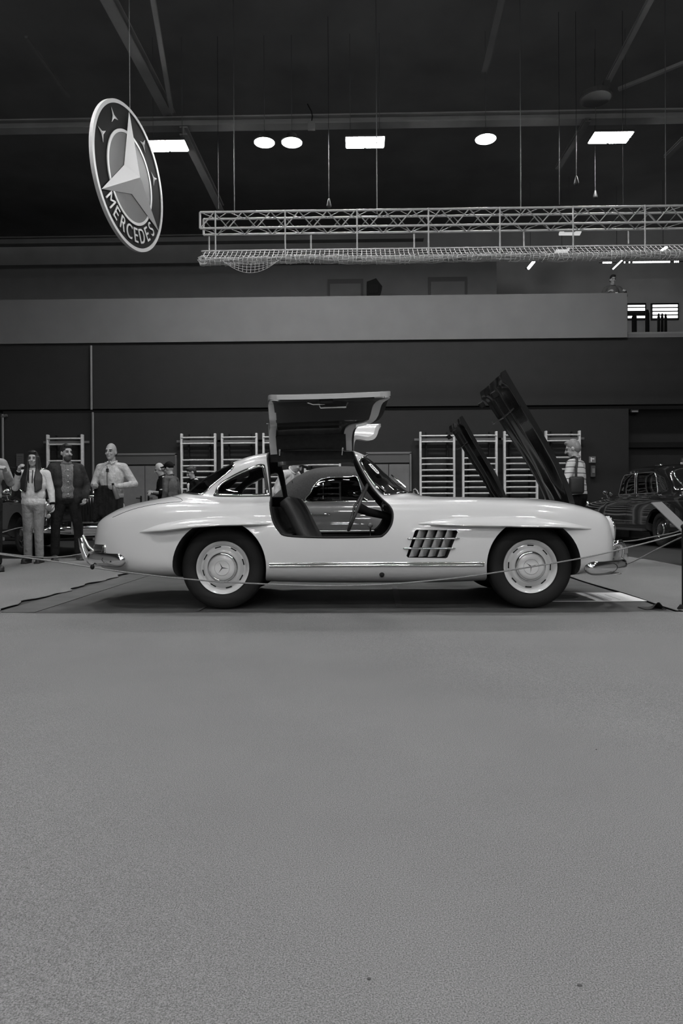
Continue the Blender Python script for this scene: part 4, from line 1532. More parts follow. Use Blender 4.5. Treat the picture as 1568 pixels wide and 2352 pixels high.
def saloon(root, front_detail):
    L = Loft(LIMO, 130, 5)
    body = L.mesh().build('body', [BLACKP, TRIM])
    boolean(body, L.cavity(-1.66, .76, .05, lambda x: .45 if x > -1.3 else .95).build('c', [BLACKP, TRIM]))
    cut = MB()
    for wx in (-1.5, 1.55):
        for sg in (-1, 1):
            M = Matrix.Translation((wx, sg * .9, .36)) @ (Matrix.Rotation(pi, 4, 'Z') if sg > 0 else Matrix.Identity(4))
            cut.revolve([(0, .3), (.40, .3), (.40, -.32), (0, -.32)], 40, M, mi=1)
    boolean(body, cut.build('c', [BLACKP, TRIM]))
    wins = [[(.60, 1.075), (.43, 1.47), (.36, 1.50), (-.22, 1.515), (-.22, 1.075)], [(-.30, 1.075), (-.30, 1.515), (-.92, 1.505), (-1.02, 1.49), (-1.10, 1.40), (-1.16, 1.075)]]
    cut = MB()
    for w in wins: cut.prism(w, -1.2, 1.2, mi=1)
    fw = [(.735, 1.145), (.56, 1.36), (.47, 1.47), (.425, 1.60), (1.3, 1.6), (1.3, 1.145)]
    rw = [(-1.755, 1.165), (-1.60, 1.36), (-1.50, 1.47), (-1.43, 1.575), (-1.9, 1.6), (-2.1, 1.17)]
    cut.prism(fw, -.56, .56, mi=1)
    cut.prism(rw, -.56, .56, mi=1)
    boolean(body, cut.build('c', [BLACKP, TRIM]))
    body.parent = root
    shade(body, 32)
    D = Loft(LIMO, 300, 9, -2.0, 1.1)
    for sg in (-1, 1):
        for w in wins:
            q = resample(w, .04)
            fr = MB().tube([(x, sg * (L.ys(x, z) + .003), z) for x, z in q], .010, 8, True).build('window_frame', CHROME, root, 60)
            D.patch(q, -.012, sg).build('window_glass', GLASS, fr, 60)
        xs = np.linspace(-2.3, 2.2, 60)
        MB().tube([(x, sg * (L.ys(x, .90) + .001), .90) for x in xs], .005, 6).build('side_moulding', CHROME, root, 60)
        MB().sweep([(x, sg * .90, .33) for x in np.linspace(-1.05, 1.1, 20)], [(.05, -.02), (.05, .02), (-.06, .025), (-.06, -.025)]).build('running_board', mat('running_board_metal', .12, .35, metal=.7), root)
        for hx in (-.18, -1.02):
            MB().tube([(hx, sg * (L.ys(hx, .985) + .008), .985), (hx + .16, sg * (L.ys(hx, .985) + .03), .985)], [.012, .009], 8).build('door_handle', CHROME, root, 60)
        for dx in (-.26, .70):
            MB().tube([(dx, sg * (L.ys(dx, z)), z) for z in np.linspace(.42, 1.07, 12)], .003, 5).build('door_seam', BLACKM, root)
        # tail lamp
        M = Matrix.Translation((-2.44, sg * .68, .80))
        t = MB().ellipsoid((-2.47, sg * .66, .78), (.07, .05, .10)).build('tail_lamp', CHROME, root, 60)
        MB().ellipsoid((-2.50, sg * .665, .78), (.055, .04, .075)).build('tail_lens', DLENS, t, 60)
        # headlamp: upright unit with two lamps
        h = MB().bbox((2.33, sg * .64, .78), (.16, .19, .36), .07, None, 0, 4).build('headlamp', CHROME, root, 60)
        MB().ellipsoid((2.40, sg * .64, .85), (.04, .075, .085)).build('headlamp_lens', LENS, h, 60)
        MB().ellipsoid((2.40, sg * .64, .68), (.03, .06, .055)).build('fog_lens', LENS, h, 60)
        # mirror on the front wing
        MB().tube([(.86, sg * .80, .98), (.87, sg * .83, 1.08)], .009, 6).build('mirror_stalk', CHROME, root)
        mr = MB().ellipsoid((.88, sg * .84, 1.13), (.035, .075, .06)).build('wing_mirror', CHROME, root, 60)
        MB().ellipsoid((.865, sg * .84, 1.13), (.03, .065, .05)).build('mirror_glass', DLENS, mr, 60)
    for nm, w in (('windscreen', fw), ('rear_window', rw)):
        lo = 4
        P = resample(w[:lo], .04, False)
        near = [(x, -min(L.ys(x, z), .56), z) for x, z in P]
        fr = MB().tube(near + [(x, -y, z) for x, y, z in near[::-1]], .014, 8, True).build(nm + '_frame', CHROME, root, 60)
        D.patch(w, -.012, 0).build(nm + '_glass', GLASS, fr, 60)
    # curtain behind the rear window, roof lamp, seats
    v, f = [], []
    for i in range(60):
        y = -.5 + i / 59.0
        o = .012 * math.sin(i * 1.3)
        v += [(-1.60 + o, y, 1.12), (-1.34 + o, y, 1.52)]
    f = [(2 * i, 2 * i + 2, 2 * i + 3, 2 * i + 1) for i in range(59)]
    MB().add(v, f).build('curtain', mat('dark_curtain', .03, .9), root, 60)
    MB().bbox((-.55, .35, 1.66), (.26, .06, .05), .02).build('roof_lamp', CHROME, root, 50)
    for sx in (-.95, .05):
        st = MB().bbox((sx, 0, .68), (.55, 1.35, .2), .07, None, 0, 3).build('seat', LEATH, root, 50)
        MB().bbox((sx - .3, 0, .95), (.16, 1.35, .55), .06, None, 0, 3).build('backrest', LEATH, st, 50)
    MB().tube([(.38 + .0 * t, .36 + .19 * cos(t), 1.08 + .18 * sin(t)) for t in np.linspace(0, 2 * pi, 28, endpoint=False)], .013, 8, True).build('steering_wheel', mat('pale_wheel_rim', .1), root, 60)
    # bumpers
    prof = [(.03 * cos(t), .055 * sin(t)) for t in np.linspace(0, 2 * pi, 14, endpoint=False)]
    for pth, nm, z in (([(2.10, -.96), (2.35, -.90), (2.53, -.70), (2.60, -.35), (2.61, 0)], 'front_bumper', .45), ([(-2.15, -.96), (-2.42, -.90), (-2.62, -.70), (-2.70, -.35), (-2.71, 0)], 'rear_bumper', .46)):
        p = smooth_path(pth, 6)
        p = p + [(a[0], -a[1]) for a in p[::-1][1:]]
        b = MB().sweep([(a[0], a[1], z) for a in p], prof).build(nm, CHROME, root, 60)
        ex = 2.63 if 'front' in nm else -2.73
        for sg in (-1, 1):
            MB().capsule((ex, sg * .34, z - .05), (ex, sg * .34, z + .13), .035, .03).build('overrider', CHROME, b, 60)
    # upright grille
    g = MB().bbox((2.49, 0, .80), (.10, .50, .50), .035, None, 0, 3).build('grille', CHROME, root, 50)
    MB().box((2.545, 0, .79), (.01, .42, .42)).build('grille_core', BLACKM, g)
    for i in range(-4, 5):
        MB().box((2.552, i * .048, .79), (.012, .012, .42)).build('grille_bar', CHROME, g)
    MB().tube([(2.47, 0, 1.05), (2.47, 0, 1.10)], .01, 6).build('mascot_stem', CHROME, g)
    s = star_mb(.04, .008, .008, Matrix.Translation((2.47, 0, 1.14)) @ Matrix.Rotation(radians(90), 4, 'Z')).build('mascot_star', CHROME, g)
    MB().tube([(2.47, .042 * cos(t), 1.14 + .042 * sin(t)) for t in np.linspace(0, 2 * pi, 24, endpoint=False)], .005, 6, True).build('mascot_ring', CHROME, g, 60)
    MB().box((2.65, 0, .40), (.012, .46, .11)).build('number_plate', mat('plate_grey', .25, .5), root)
    wh = make_wheel(BLACKP, False, .345, .22, .17)
    first = True
    for wx in (-1.5, 1.55):
        for sg in (-1, 1):
            o = wh if first else copy_tree(wh, root)
            o.parent = root
            first = False
            o.location = (wx, sg * .74, .345)
            o.rotation_euler = (0, 0, 0 if sg < 0 else pi)
    return L


limo = thing('black_limousine', 'glossy black vintage limousine with chrome-framed windows, its tail behind the sloping card', 'car', (6.70, 15.05, 0), radians(94))
saloon(limo, False)


def clone_thing(src, name, label, cat, loc, rz):
    t = thing(name, label, cat, loc, rz)
    for ch in src.children: copy_tree(ch, t)
    return t


sal = clone_thing(limo, 'black_saloon', 'glossy black vintage saloon with upright grille behind the three standing visitors', 'car', (-6.40, 13.6, 0), radians(-45))

# ================================================================== people
SKIN = mat('skin', .38, .55, noise=.06, nscale=20, spec=.3)
HAIRD = mat('dark_hair', .014, .55, bump=.6, bscale=60, bdist=.006)
HAIRG = mat('grey_hair', .22, .6, bump=.6, bscale=60, bdist=.006)
EYE = mat('eye_dark', .015, .3)
LIP = mat('lip', .17, .5)


def cloth(name, v, noise=.12, ns=6, bump=.5):
    return mat(name, v, .9, spec=.1, noise=noise, nscale=ns, bump=.65 if bump else 0, bscale=10, bdist=.05)


def person(name, label, pos, face, H, top, legs, shoes, hair=HAIRD, hairstyle='short', L_arm=None, R_arm=None, head_yaw=0., head_pitch=0., lean=0.,
           voxel=.011, jacket=None, stance=.10, build=1.0, sleeves='long', beard=False, long_top=0., feet=True, skin=SKIN, cuffs=None):
    """front is local -y; L_arm is on local -x, R_arm on local +x, each (elbow, wrist) in metres for a 1.75 m figure"""
    t = thing(name, label, 'person', pos, face)
    k = H / 1.75
    cl, sl = cos(lean), sin(lean)

    def U(p):
        x, y, z = p
        z0 = .95
        dz = z - z0
        return Vector((x * k, (y * cl - dz * sl) * k, (z0 + y * sl + dz * cl) * k))

    def Lw(p): return Vector(p) * k

    LA = L_arm or ((-.27, .02, 1.13), (-.26, -.06, .89))
    RA = R_arm or ((.27, .02, 1.13), (.26, -.06, .89))
    shx = .175 * build
    HC = Vector((0, -.02, 1.62))
    HM = Matrix.Rotation(head_yaw, 3, 'Z') @ Matrix.Rotation(head_pitch, 3, 'X')

    def Hd(p):
        q = HM @ Vector(p)
        return U((HC.x + q.x, HC.y + q.y, HC.z + q.z))

    HQ = Matrix.Rotation(lean, 4, 'X') @ HM.to_4x4()

    def ell(mb, c, s, n=14):
        mb.ellipsoid((0, 0, 0), Vector(s) * k, Matrix.Translation(Hd(c)) @ HQ, 0, n, 10)

    # -------- body: one continuous surface
    b = MB()
    ell(b, (0, .012, .022), (.074, .094, .108))
    ell(b, (0, -.020, -.050), (.056, .068, .078))
    ell(b, (0, -.052, -.098), (.030, .030, .024))
    b.capsule(Hd((0, -.088, .012)), Hd((0, -.110, -.030)), .010 * k, .016 * k)
    ell(b, (0, -.070, .028), (.055, .022, .014))
    for s in (-1, 1):
        ell(b, (s * .076, .012, -.012), (.011, .020, .032))
        ell(b, (s * .034, -.072, -.032), (.022, .018, .018))
    b.capsule(U((0, .012, 1.42)), U((0, .002, 1.56)), .058 * k, .052 * k)
    for s in (-1, 1):
        b.capsule(U((0, .01, 1.42)), U((s * shx, .01, 1.40)), .06 * k, .05 * k)
    b.ellipsoid((0, 0, 0), Vector((.165 * build, .105, .22)) * k, Matrix.Translation(U((0, 0, 1.24))) @ Matrix.Rotation(lean, 4, 'X'))
    b.ellipsoid((0, 0, 0), Vector((.15 * build, .10, .18)) * k, Matrix.Translation(U((0, 0, 1.04))) @ Matrix.Rotation(lean, 4, 'X'))
    hips = {}
    for s in (-1, 1):
        kn, an = (s * stance * .95, -.02, .50), (s * stance, .0, .085)
        b.capsule(Lw((s * .085, 0, .90)), Lw(kn), .082 * k, .056 * k)
        b.capsule(Lw(kn), Lw(an), .055 * k, .038 * k)
        b.capsule(Lw((s * stance, .03, .05)), Lw((s * (stance + .015), -.13, .035)), .036 * k, .03 * k)
        hips[s] = (kn, an)
    for s, A in ((-1, LA), (1, RA)):
        el, wr = A[0], A[1]
        b.capsule(U((s * shx, .01, 1.39)), U(el), .047 * k, .038 * k)
        b.capsule(U(el), U(wr), .038 * k, .026 * k)
        d = (U(wr) - U(el)).normalized()
        inw = A[2] if len(A) > 2 else (-s * .6, -.6, -.2)
        n = Vector(inw)
        n = (n - d * n.dot(d)).normalized()
        sd = d.cross(n).normalized()
        w0 = U(wr)
        b.capsule(w0, w0 + d * .07 * k, .026 * k, .027 * k)
        for q in (-1, 0, 1):
            b.capsule(w0 + d * .02 * k + sd * .012 * q * k, w0 + d * .075 * k + sd * .022 * q * k, .017 * k, .016 * k)
        cu = .8
        for q, ln in ((-1.5, .9), (-.5, 1.05), (.5, 1.0), (1.5, .8)):
            p0 = w0 + d * .08 * k + sd * .0205 * q * k
            p1 = p0 + (d * cos(cu * .6) + n * sin(cu * .6)) * .040 * ln * k
            p2 = p1 + (d * cos(cu * 1.7) + n * sin(cu * 1.7)) * .038 * ln * k
            b.capsule(p0, p1, .0105 * k, .0100 * k)
            b.capsule(p1, p2, .0100 * k, .0085 * k)
        th = sd * (1 if s < 0 else -1)
        if d.z < 0: th = th
        p0 = w0 + d * .022 * k + th * .022 * k
        p1 = p0 + (d * .6 + th * .55 + n * .5).normalized() * .042 * k
        p2 = p1 + (d * .8 + n * .5).normalized() * .030 * k
        b.capsule(p0, p1, .0135 * k, .0115 * k)
        b.capsule(p1, p2, .0115 * k, .0095 * k)
    remesh(b, 'body', skin, t, voxel * .72, 3)
    # -------- face
    for s in (-1, 1):
        e = MB()
        ell(e, (s * .031, -.079, .004), (.013, .011, .0065), 10)
        e.build('eye', EYE, t, 60)
        MB().capsule(Hd((s * .018, -.090, .026)), Hd((s * .048, -.078, .028)), .005 * k, .004 * k).build('eyebrow', hair if hair is not None else HAIRD, t, 60)
    MB().capsule(Hd((-.017, -.081, -.064)), Hd((.017, -.081, -.064)), .0055 * k, .0055 * k).build('mouth', LIP, t, 60)
    if beard:
        e = MB()
        ell(e, (0, -.030, -.080), (.058, .062, .060))
        ell(e, (0, -.082, -.048), (.032, .016, .012))
        remesh(e, 'beard', mat('stubble', .06, .8), t, .008, 2)
    # -------- hair
    if hairstyle != 'none':
        h = MB()
        if hairstyle == 'bald':
            ell(h, (0, .050, -.005), (.079, .064, .07))
        elif hairstyle == 'cap':
            ell(h, (0, .018, .042), (.082, .104, .098))
            h.bbox((0, 0, 0), (.12 * k, .10 * k, .014 * k), .006 * k, Matrix.Translation(Hd((0, -.125, .058))) @ HQ)
        else:
            ell(h, (0, .022, .040), (.082, .098, .102))
            ell(h, (0, .055, .0), (.080, .070, .085))
            ell(h, (0, -.045, .100), (.062, .045, .030))
        if hairstyle == 'long':
            for s in (-1, 1):
                for q in range(6):
                    fq = q / 5.0
                    h.capsule(Hd((s * (.062 + .018 * fq), -.028 + .05 * fq, .03)), Hd((s * (.066 + .040 * fq), -.035 + .05 * fq, -.15)), .020 * k, .021 * k)
                    h.capsule(Hd((s * (.066 + .040 * fq), -.035 + .05 * fq, -.15)), U((s * (.060 + .085 * fq), -.125 + .035 * fq, 1.29)), .021 * k, .021 * k)
                    h.capsule(U((s * (.060 + .085 * fq), -.125 + .035 * fq, 1.29)), U((s * (.075 + .075 * fq), -.150 + .035 * fq, 1.10 + .05 * fq)), .021 * k, .012 * k)
            h.capsule(Hd((0, .07, -.02)), U((0, .10, 1.25)), .075 * k, .06 * k)
        if hairstyle == 'bun':
            ell(h, (0, .11, .03), (.05, .05, .05))
        remesh(h, 'cap' if hairstyle == 'cap' else 'hair', hair, t, voxel, 3)
    # -------- clothes
    g = MB()
    g.ellipsoid((0, 0, 0), Vector((.182 * build, .126, .235)) * k, Matrix.Translation(U((0, 0, 1.235))) @ Matrix.Rotation(lean, 4, 'X'))
    g.ellipsoid((0, 0, 0), Vector((.172 * build, .122, .17)) * k, Matrix.Translation(U((0, 0, 1.06))) @ Matrix.Rotation(lean, 4, 'X'))
    g.ellipsoid((0, 0, 0), Vector((.172 * build, .125, .10 + long_top)) * k, Matrix.Translation(U((0, 0, .97 - long_top * .6))) @ Matrix.Rotation(lean, 4, 'X'))
    for s, A in ((-1, LA), (1, RA)):
        g.capsule(U((0, .01, 1.405)), U((s * shx, .01, 1.39)), .074 * k, .066 * k)
        g.capsule(U((s * shx, .01, 1.39)), U(A[0]), .066 * k, .056 * k)
        if sleeves == 'long':
            e = Vector(A[0]).lerp(Vector(A[1]), .93)
            g.capsule(U(A[0]), U(e), .055 * k, .042 * k)
    remesh(g, 'top', top, t, voxel, 5)
    col = MB()
    col.tube([U((.068 * cos(a), .012 + .062 * sin(a), 1.475 + .018 * sin(a))) for a in np.linspace(0, 2 * pi, 20, endpoint=False)], .014 * k, 8, True)
    col.build('collar', top, t, 60)
    if cuffs is not None:
        for s, A in ((-1, LA), (1, RA)):
            a, bb = U(Vector(A[0]).lerp(Vector(A[1]), .84)), U(Vector(A[0]).lerp(Vector(A[1]), 1.0))
            MB().tube([a, bb], [.046 * k, .038 * k], 14).build('cuff', cuffs, t, 60)
    if jacket is not None:
        j = MB()
        for s in (-1, 1):
            j.ellipsoid((0, 0, 0), Vector((.105 * build, .142, .25)) * k, Matrix.Translation(U((s * .115 * build, .012, 1.22))))
            j.ellipsoid((0, 0, 0), Vector((.10 * build, .14, .20)) * k, Matrix.Translation(U((s * .115 * build, .014, .99))))
            j.capsule(U((s * .07, .03, 1.42)), U((s * shx, .01, 1.395)), .070 * k, .076 * k)
            A = LA if s < 0 else RA
            j.capsule(U((s * shx, .01, 1.395)), U(A[0]), .076 * k, .066 * k)
            j.capsule(U(A[0]), U(Vector(A[0]).lerp(Vector(A[1]), .9)), .064 * k, .052 * k)
        j.ellipsoid((0, 0, 0), Vector((.17 * build, .10, .40)) * k, Matrix.Translation(U((0, .055, 1.12))))
        remesh(j, 'jacket', jacket, t, voxel, 4)
    p = MB()
    p.ellipsoid((0, 0, 0), Vector((.168 * build, .122, .13)) * k, Matrix.Translation(Lw((0, .005, .92))))
    for s in (-1, 1):
        kn, an = hips[s]
        p.capsule(Lw((s * .085, 0, .90)), Lw(kn), .094 * k, .072 * k)
        p.capsule(Lw(kn), Lw((an[0], an[1], .12)), .070 * k, .066 * k)
    remesh(p, 'trousers', legs, t, voxel * 1.1, 4)
    for s in (-1, 1):
        q = MB()
        q.capsule(Lw((s * stance, .035, .052)), Lw((s * (stance + .02), -.15, .042)), .050 * k, .040 * k)
        q.capsule(Lw((s * stance, .01, .06)), Lw((s * stance, .01, .12)), .047 * k, .045 * k)
        q.box(Lw((s * (stance + .01), -.055, .011)), Vector((.085, .27, .022)) * k)
        remesh(q, 'shoe', shoes, t, .010, 2)
    t['H'] = H
    del t['H']
    return t, U, Hd, Lw, k


def gp(u, v):
    p = ground(u, v)
    return (p.x, p.y, .009)


DENIM = cloth('washed_denim', .24)
DARKC = cloth('dark_cloth', .016)
BLK = cloth('black_cloth', .009)
SHOE = mat('dark_shoe', .012, .5)
HOOD = cloth('pale_hoodie', .62, .06)
woman, U, Hd, Lw, k = person('person', 'long-haired person in a pale hoodie and washed jeans raising one hand', gp(78, 1294), radians(8), 1.66, HOOD, DENIM, SHOE,
                             HAIRD, 'long', ((-.26, -.03, 1.17), (-.15, -.20, 1.42), (.8, .2, 0)), ((.265, .0, 1.12), (.30, -.05, .90)), radians(6), 0, 0, .010, build=1.1, stance=.085, cuffs=BLK, long_top=.03)
for s in (-1, 1):
    MB().tube([U((s * .03, -.118, 1.44)), U((s * .028, -.140, 1.34)), U((s * .026, -.145, 1.24))], .007 * k, 6).build('drawstring', BLK, woman, 60)
MB().tube([U((.10 * cos(a), .03 + .085 * sin(a), 1.445 + .03 * sin(a))) for a in np.linspace(0, 2 * pi, 20, endpoint=False)], .032 * k, 8, True).build('hood', HOOD, woman, 60)

man2, U, Hd, Lw, k = person('person', 'bearded person in a dark open jacket looking aside with hands low', gp(154, 1288), radians(32), 1.80, cloth('speckled_shirt', .16, .35, 60), DARKC, mat('brown_boot', .06, .5),
                            HAIRD, 'short', ((-.29, .08, 1.14), (-.25, .0, .93)), ((.30, .06, 1.13), (.25, -.06, .93)), radians(18), 0, 0, .010, jacket=cloth('dark_jacket', .035, .3, 8), stance=.17, build=1.08, beard=True)
for i in range(5):
    MB().ellipsoid(U((0, -.135 - (.004 if i > 1 else -.005), 1.36 - .09 * i)), (.008, .006, .008)).build('shirt_button', PAPER, man2, 60)
MB().bbox(U((0, -.128, .965)), (.05, .02, .035), .006).build('belt_buckle', CHROME, man2)

SHIRT = cloth('checked_pale_shirt', .48, .22, 22)
man3, U, Hd, Lw, k = person('person', 'balding person in a pale checked shirt with sunglasses hung at the neck', gp(258, 1290), radians(-8), 1.79, SHIRT, cloth('dark_trousers', .025), SHOE,
                            mat('thin_hair', .04, .7), 'bald', ((-.29, .02, 1.14), (-.15, -.22, 1.10), (.4, -.2, .8)), ((.33, .06, 1.14), (.20, -.20, 1.10), (-.6, -.5, 0)), radians(2), 0, 0, .010, build=1.06)
MB().tube([U((.0, -.132, 1.40)), U((0, -.146, 1.25)), U((0, -.140, 1.02))], .005, 6).build('shirt_placket', PRINT, man3)
for s in (-1, 1):
    MB().tube([U((s * .014, -.075, 1.475)), U((s * .045, -.098, 1.435)), U((s * .075, -.05, 1.46))], .012, 6).build('collar_flap', SHIRT, man3, 60)
gm = man3.matrix_basis.copy()
o = MB()
o.bbox((0, 0, 0), (.045, .012, .055), .006)
sg_ = o.build('sunglasses', DLENS, None, 40)
sg_.matrix_world = gm @ Matrix.Translation(U((.008, -.145, 1.34)))
tag(sg_, 'dark sunglasses hanging from the pale shirt collar', 'sunglasses')
MB().tube([(0, -.005, .03), (.0, -.008, .06)], .006, 6).build('temple', CHROME, sg_)
co = MB()
P0 = U((-.12, -.23, 1.06))
for i in range(7):
    x = -.14 + .045 * i
    co.capsule(U((x, -.19 - .02 * (i % 2), 1.09)), U((x * 1.1, -.20 - .02 * ((i + 1) % 2), .62 + .04 * (i % 3))), .035, .045)
coat = remesh(co, 'folded_coat', cloth('black_coat', .014, .3), None, .012, 3)
coat.matrix_world = gm
tag(coat, 'black coat draped over the forearm of the person in the pale shirt', 'coat')
bt = MB().revolve([(0, -.11), (.03, -.11), (.033, -.10), (.033, .05), (.02, .085), (.014, .10), (.014, .125), (0, .125)], 20, Matrix.Rotation(radians(-80), 4, 'X')).build('bottle', mat('bottle_grey', .14, .25), None, 40)
bt.matrix_world = gm @ Matrix.Translation(U((.215, -.31, 1.02))) @ Matrix.Rotation(radians(-14), 4, 'Y')
tag(bt, 'grey bottle held low by the person in the pale shirt', 'bottle')
MB().revolve([(.016, .10), (.017, .13), (0, .132)], 16, Matrix.Rotation(radians(-80), 4, 'X')).build('bottle_cap', BLACKM, bt, 40)

a = at(377, 1150, 14.3)
p4, U, Hd, Lw, k = person('person', 'bald person in a black polo shirt with white trim, arms folded', (a.x, 14.3, 0), radians(-70), 1.78, BLK, BLK, SHOE,
                          HAIRG, 'bald', ((-.27, -.10, 1.12), (.02, -.25, 1.14), (0, .5, -.5)), ((.28, -.06, 1.12), (.02, -.24, 1.17), (0, .5, -.5)), radians(-10), radians(14), radians(6), .013, sleeves='short')
MB().tube([U((.19, .02, 1.455)), U((.245, .01, 1.30)), U((.255, -.01, 1.20))], .022, 8).build('sleeve_stripe', PAPER, p4, 50)
MB().tube([U((.262 + .055 * cos(q), -.03 + .055 * sin(q), 1.19)) for q in np.linspace(0, 2 * pi, 14, endpoint=False)], .012, 6, True).build('sleeve_trim', PAPER, p4, 50)
a = at(402, 1150, 14.0)
GJ = cloth('grey_jacket', .09)
p5, U, Hd, Lw, k = person('person', 'person in a black cap and grey jacket seen from behind', (a.x, 13.75, 0), radians(-105), 1.76, GJ, DARKC, SHOE, BLK, 'cap', None, None, radians(-5), radians(10), radians(4), .013, build=1.15)
a = at(445, 1150, 14.5)
p6, U, Hd, Lw, k = person('person', 'dark-haired person with a bun in a black and white jacket', (a.x, 14.6, 0), radians(-50), 1.72, BLK, DARKC, SHOE, HAIRD, 'bun',
                          None, None, radians(-10), radians(22), radians(6), .013)
WC = cloth('white_cloth', .7, .05)
q = MB()
q.capsule(U((-.11, .03, 1.43)), U((.11, .03, 1.43)), .05, .05)
q.capsule(U((0, -.11, 1.36)), U((0, -.125, 1.08)), .035, .03)
remesh(q, 'white_collar', WC, p6, .012, 3)
for s in (-1, 1):
    MB().capsule(U((s * .225, .0, 1.22)), U((s * .262, .01, 1.15)), .058, .058).build('sleeve_patch', WC, p6, 50)

a = at(1327, 1150, 10.1)
SWT = mat('striped_sweater', .6, .9, spec=.1, stripes=(.085, .05, .13), bump=.4, bscale=9, bdist=.03)
p7, U, Hd, Lw, k = person('person', 'grey-haired person in a striped pale sweater seen from behind', (a.x, 10.1, .009), radians(-128), 1.78, SWT, BLK, SHOE, HAIRG, 'short',
                          ((-.27, -.02, 1.13), (-.25, -.14, .90)), ((.27, -.05, 1.12), (.20, -.26, 1.02)), radians(15), radians(12), radians(5), .011, build=1.12)
gm = p7.matrix_basis.copy()
bag = MB().bbox((0, 0, 0), (.09, .215, .25), .035, None, 0, 3).build('shoulder_bag', mat('black_bag', .010, .55), None, 40)
bag.matrix_world = gm @ Matrix.Translation(U((.235, .075, 1.07))) @ Matrix.Rotation(radians(38), 4, 'Z')
tag(bag, 'black shoulder bag on the back of the striped sweater', 'bag')
iv = bag.matrix_world.inverted()
MB().tube([iv @ (gm @ U(p)) for p in smooth_path([(.235, .08, 1.17), (.215, .085, 1.30), (.15, .085, 1.44), (.11, .02, 1.485), (.08, -.10, 1.42)], 6)], .017, 6).build('bag_strap', mat('black_bag', .01), bag, 60)

a = at(634, 1150, 10.4)
p8, U, Hd, Lw, k = person('person', 'person in a white shirt and cap bending forward behind the canvas roof', (a.x, 10.4, 0), radians(62), 1.74, WC, BLK, SHOE, BLK, 'cap',
                          ((-.25, -.10, 1.13), (-.20, -.25, .95)), ((.25, -.10, 1.13), (.20, -.25, .95)), radians(-15), radians(10), radians(37), .011, sleeves='short', build=1.1)
ell = MB().capsule(Hd((-.05, -.115, .075)), Hd((.05, -.115, .075)), .012, .012).build('cap_visor_trim', WC, p8, 50)

a = at(1408, 640, YW + .75)
p9, U, Hd, Lw, k = person('person', 'person with a lanyard leaning on the balcony wall', (a.x, YW + .8, zB + .2), 0, 1.74, cloth('dim_shirt', .10), BLK, SHOE, HAIRD, 'short',
                          ((-.32, -.08, 1.15), (-.22, -.30, 1.20)), ((.32, -.08, 1.15), (.22, -.30, 1.20)), 0, radians(12), 0, .013, jacket=None, skin=SKIN)
MB().bbox(U((.05, -.15, 1.18)), (.07, .012, .1), .006).build('badge', PAPER, p9)

st = MB().box((0, 0, .09), (.7, .7, .18)).build('low_plinth', mat('plinth_black', .012, .6))
st.location = (8.22, 17.2, 0)
tag(st, 'low black plinth beside the far flank of the limousine', 'plinth')
p10, U, Hd, Lw, k = person('person', 'short-haired person looking over the roof of the black limousine', (8.20, 17.2, .18), radians(20), 1.84, DARKC, DARKC, SHOE, HAIRD, 'short', None, None, 0, 0, 0, .014)
a = at(-28, 1150, 8.6)
p11, U, Hd, Lw, k = person('person', 'person in a plain grey top standing next to the long-haired person', (a.x, 8.6, .009), radians(40), 1.74, cloth('grey_top', .28), DARKC, SHOE, HAIRD, 'short',
                           ((-.24, .03, 1.12), (-.2, -.12, .9)), ((.26, -.04, 1.14), (.16, -.22, 1.28)), 0, 0, 0, .012)

# ================================================================== floor coverings
def carpet_piece(name, label, x0, x1, y0, y1, nx, ny, fz, fx=None, m=CARPET):
    v, f = [], []
    for i in range(nx + 1):
        for j in range(ny + 1):
            x, y = x0 + (x1 - x0) * i / nx, y0 + (y1 - y0) * j / ny
            if fx: x, y = fx(x, y, i, j, nx, ny)
            v.append((x, y, fz(x, y)))
    n = len(v)
    v += [(x, y, z - .005) for x, y, z in v]
    g = lambda i, j: i * (ny + 1) + j
    for i in range(nx):
        for j in range(ny):
            f.append((g(i, j), g(i + 1, j), g(i + 1, j + 1), g(i, j + 1)))
            f.append((n + g(i, j), n + g(i, j + 1), n + g(i + 1, j + 1), n + g(i + 1, j)))
    for i in range(nx):
        for j in (0, ny):
            f.append((g(i, j), g(i + 1, j), n + g(i + 1, j), n + g(i, j)))
    for j in range(ny):
        for i in (0, nx):
            f.append((g(i, j), g(i, j + 1), n + g(i, j + 1), n + g(i, j)))
    o = MB().add(v, f).build(name, m, None, 40)
    tag(o, label, 'carpet')
    return o


ML, MR = -2.80, 2.42              # edges of the dark mat under the white coupe
YF = ground(784, 1409).y


def wav(x, a=.012, f=2.0, p=0.): return a * math.sin(f * x + p) + a * .5 * math.sin(2.7 * f * x + 1.3 + p)


def fz(x, y):
    z = .004 + .0015 * math.sin(1.1 * x + .7 * y)
    z += .010 * math.exp(-((y - 4.62) / .10) ** 2) * (.6 + .4 * math.sin(1.3 * x + .5))
    z -= .006 * math.exp(-((y - 4.40) / .10) ** 2)
    z += .004 * math.exp(-((x + 1.9 - .25 * (y - 2.6)) / .10) ** 2) * max(0, 1 - abs(y - 2.6) / 1.2)
    return max(z, .001)


def fx_front(x, y, i, j, nx, ny):
    if j >= ny - 2:
        e = .045 * abs(math.sin(1.98 * (x + 1.02))) ** .6 - .045
        return x, y + (j - ny + 3) / 3.0 * -(e + .0 * wav(x))
    return x, y


carpet_piece('foreground_carpet', 'grey felt carpet covering the open floor before the white coupe', -9, 2.60, -6, YF, 120, 190, fz, fx_front)
o = carpet_piece('carpet_strip', 'grey felt carpet strip lapping over the foreground carpet at the mat corner', 2.42, 9, -6, YF + .08, 40, 90, lambda x, y: .0125 + .001 * math.sin(2 * x + y),
                 lambda x, y, i, j, nx, ny: (x + (YF + .08 - y) * .22 * (1 - i / nx), y))


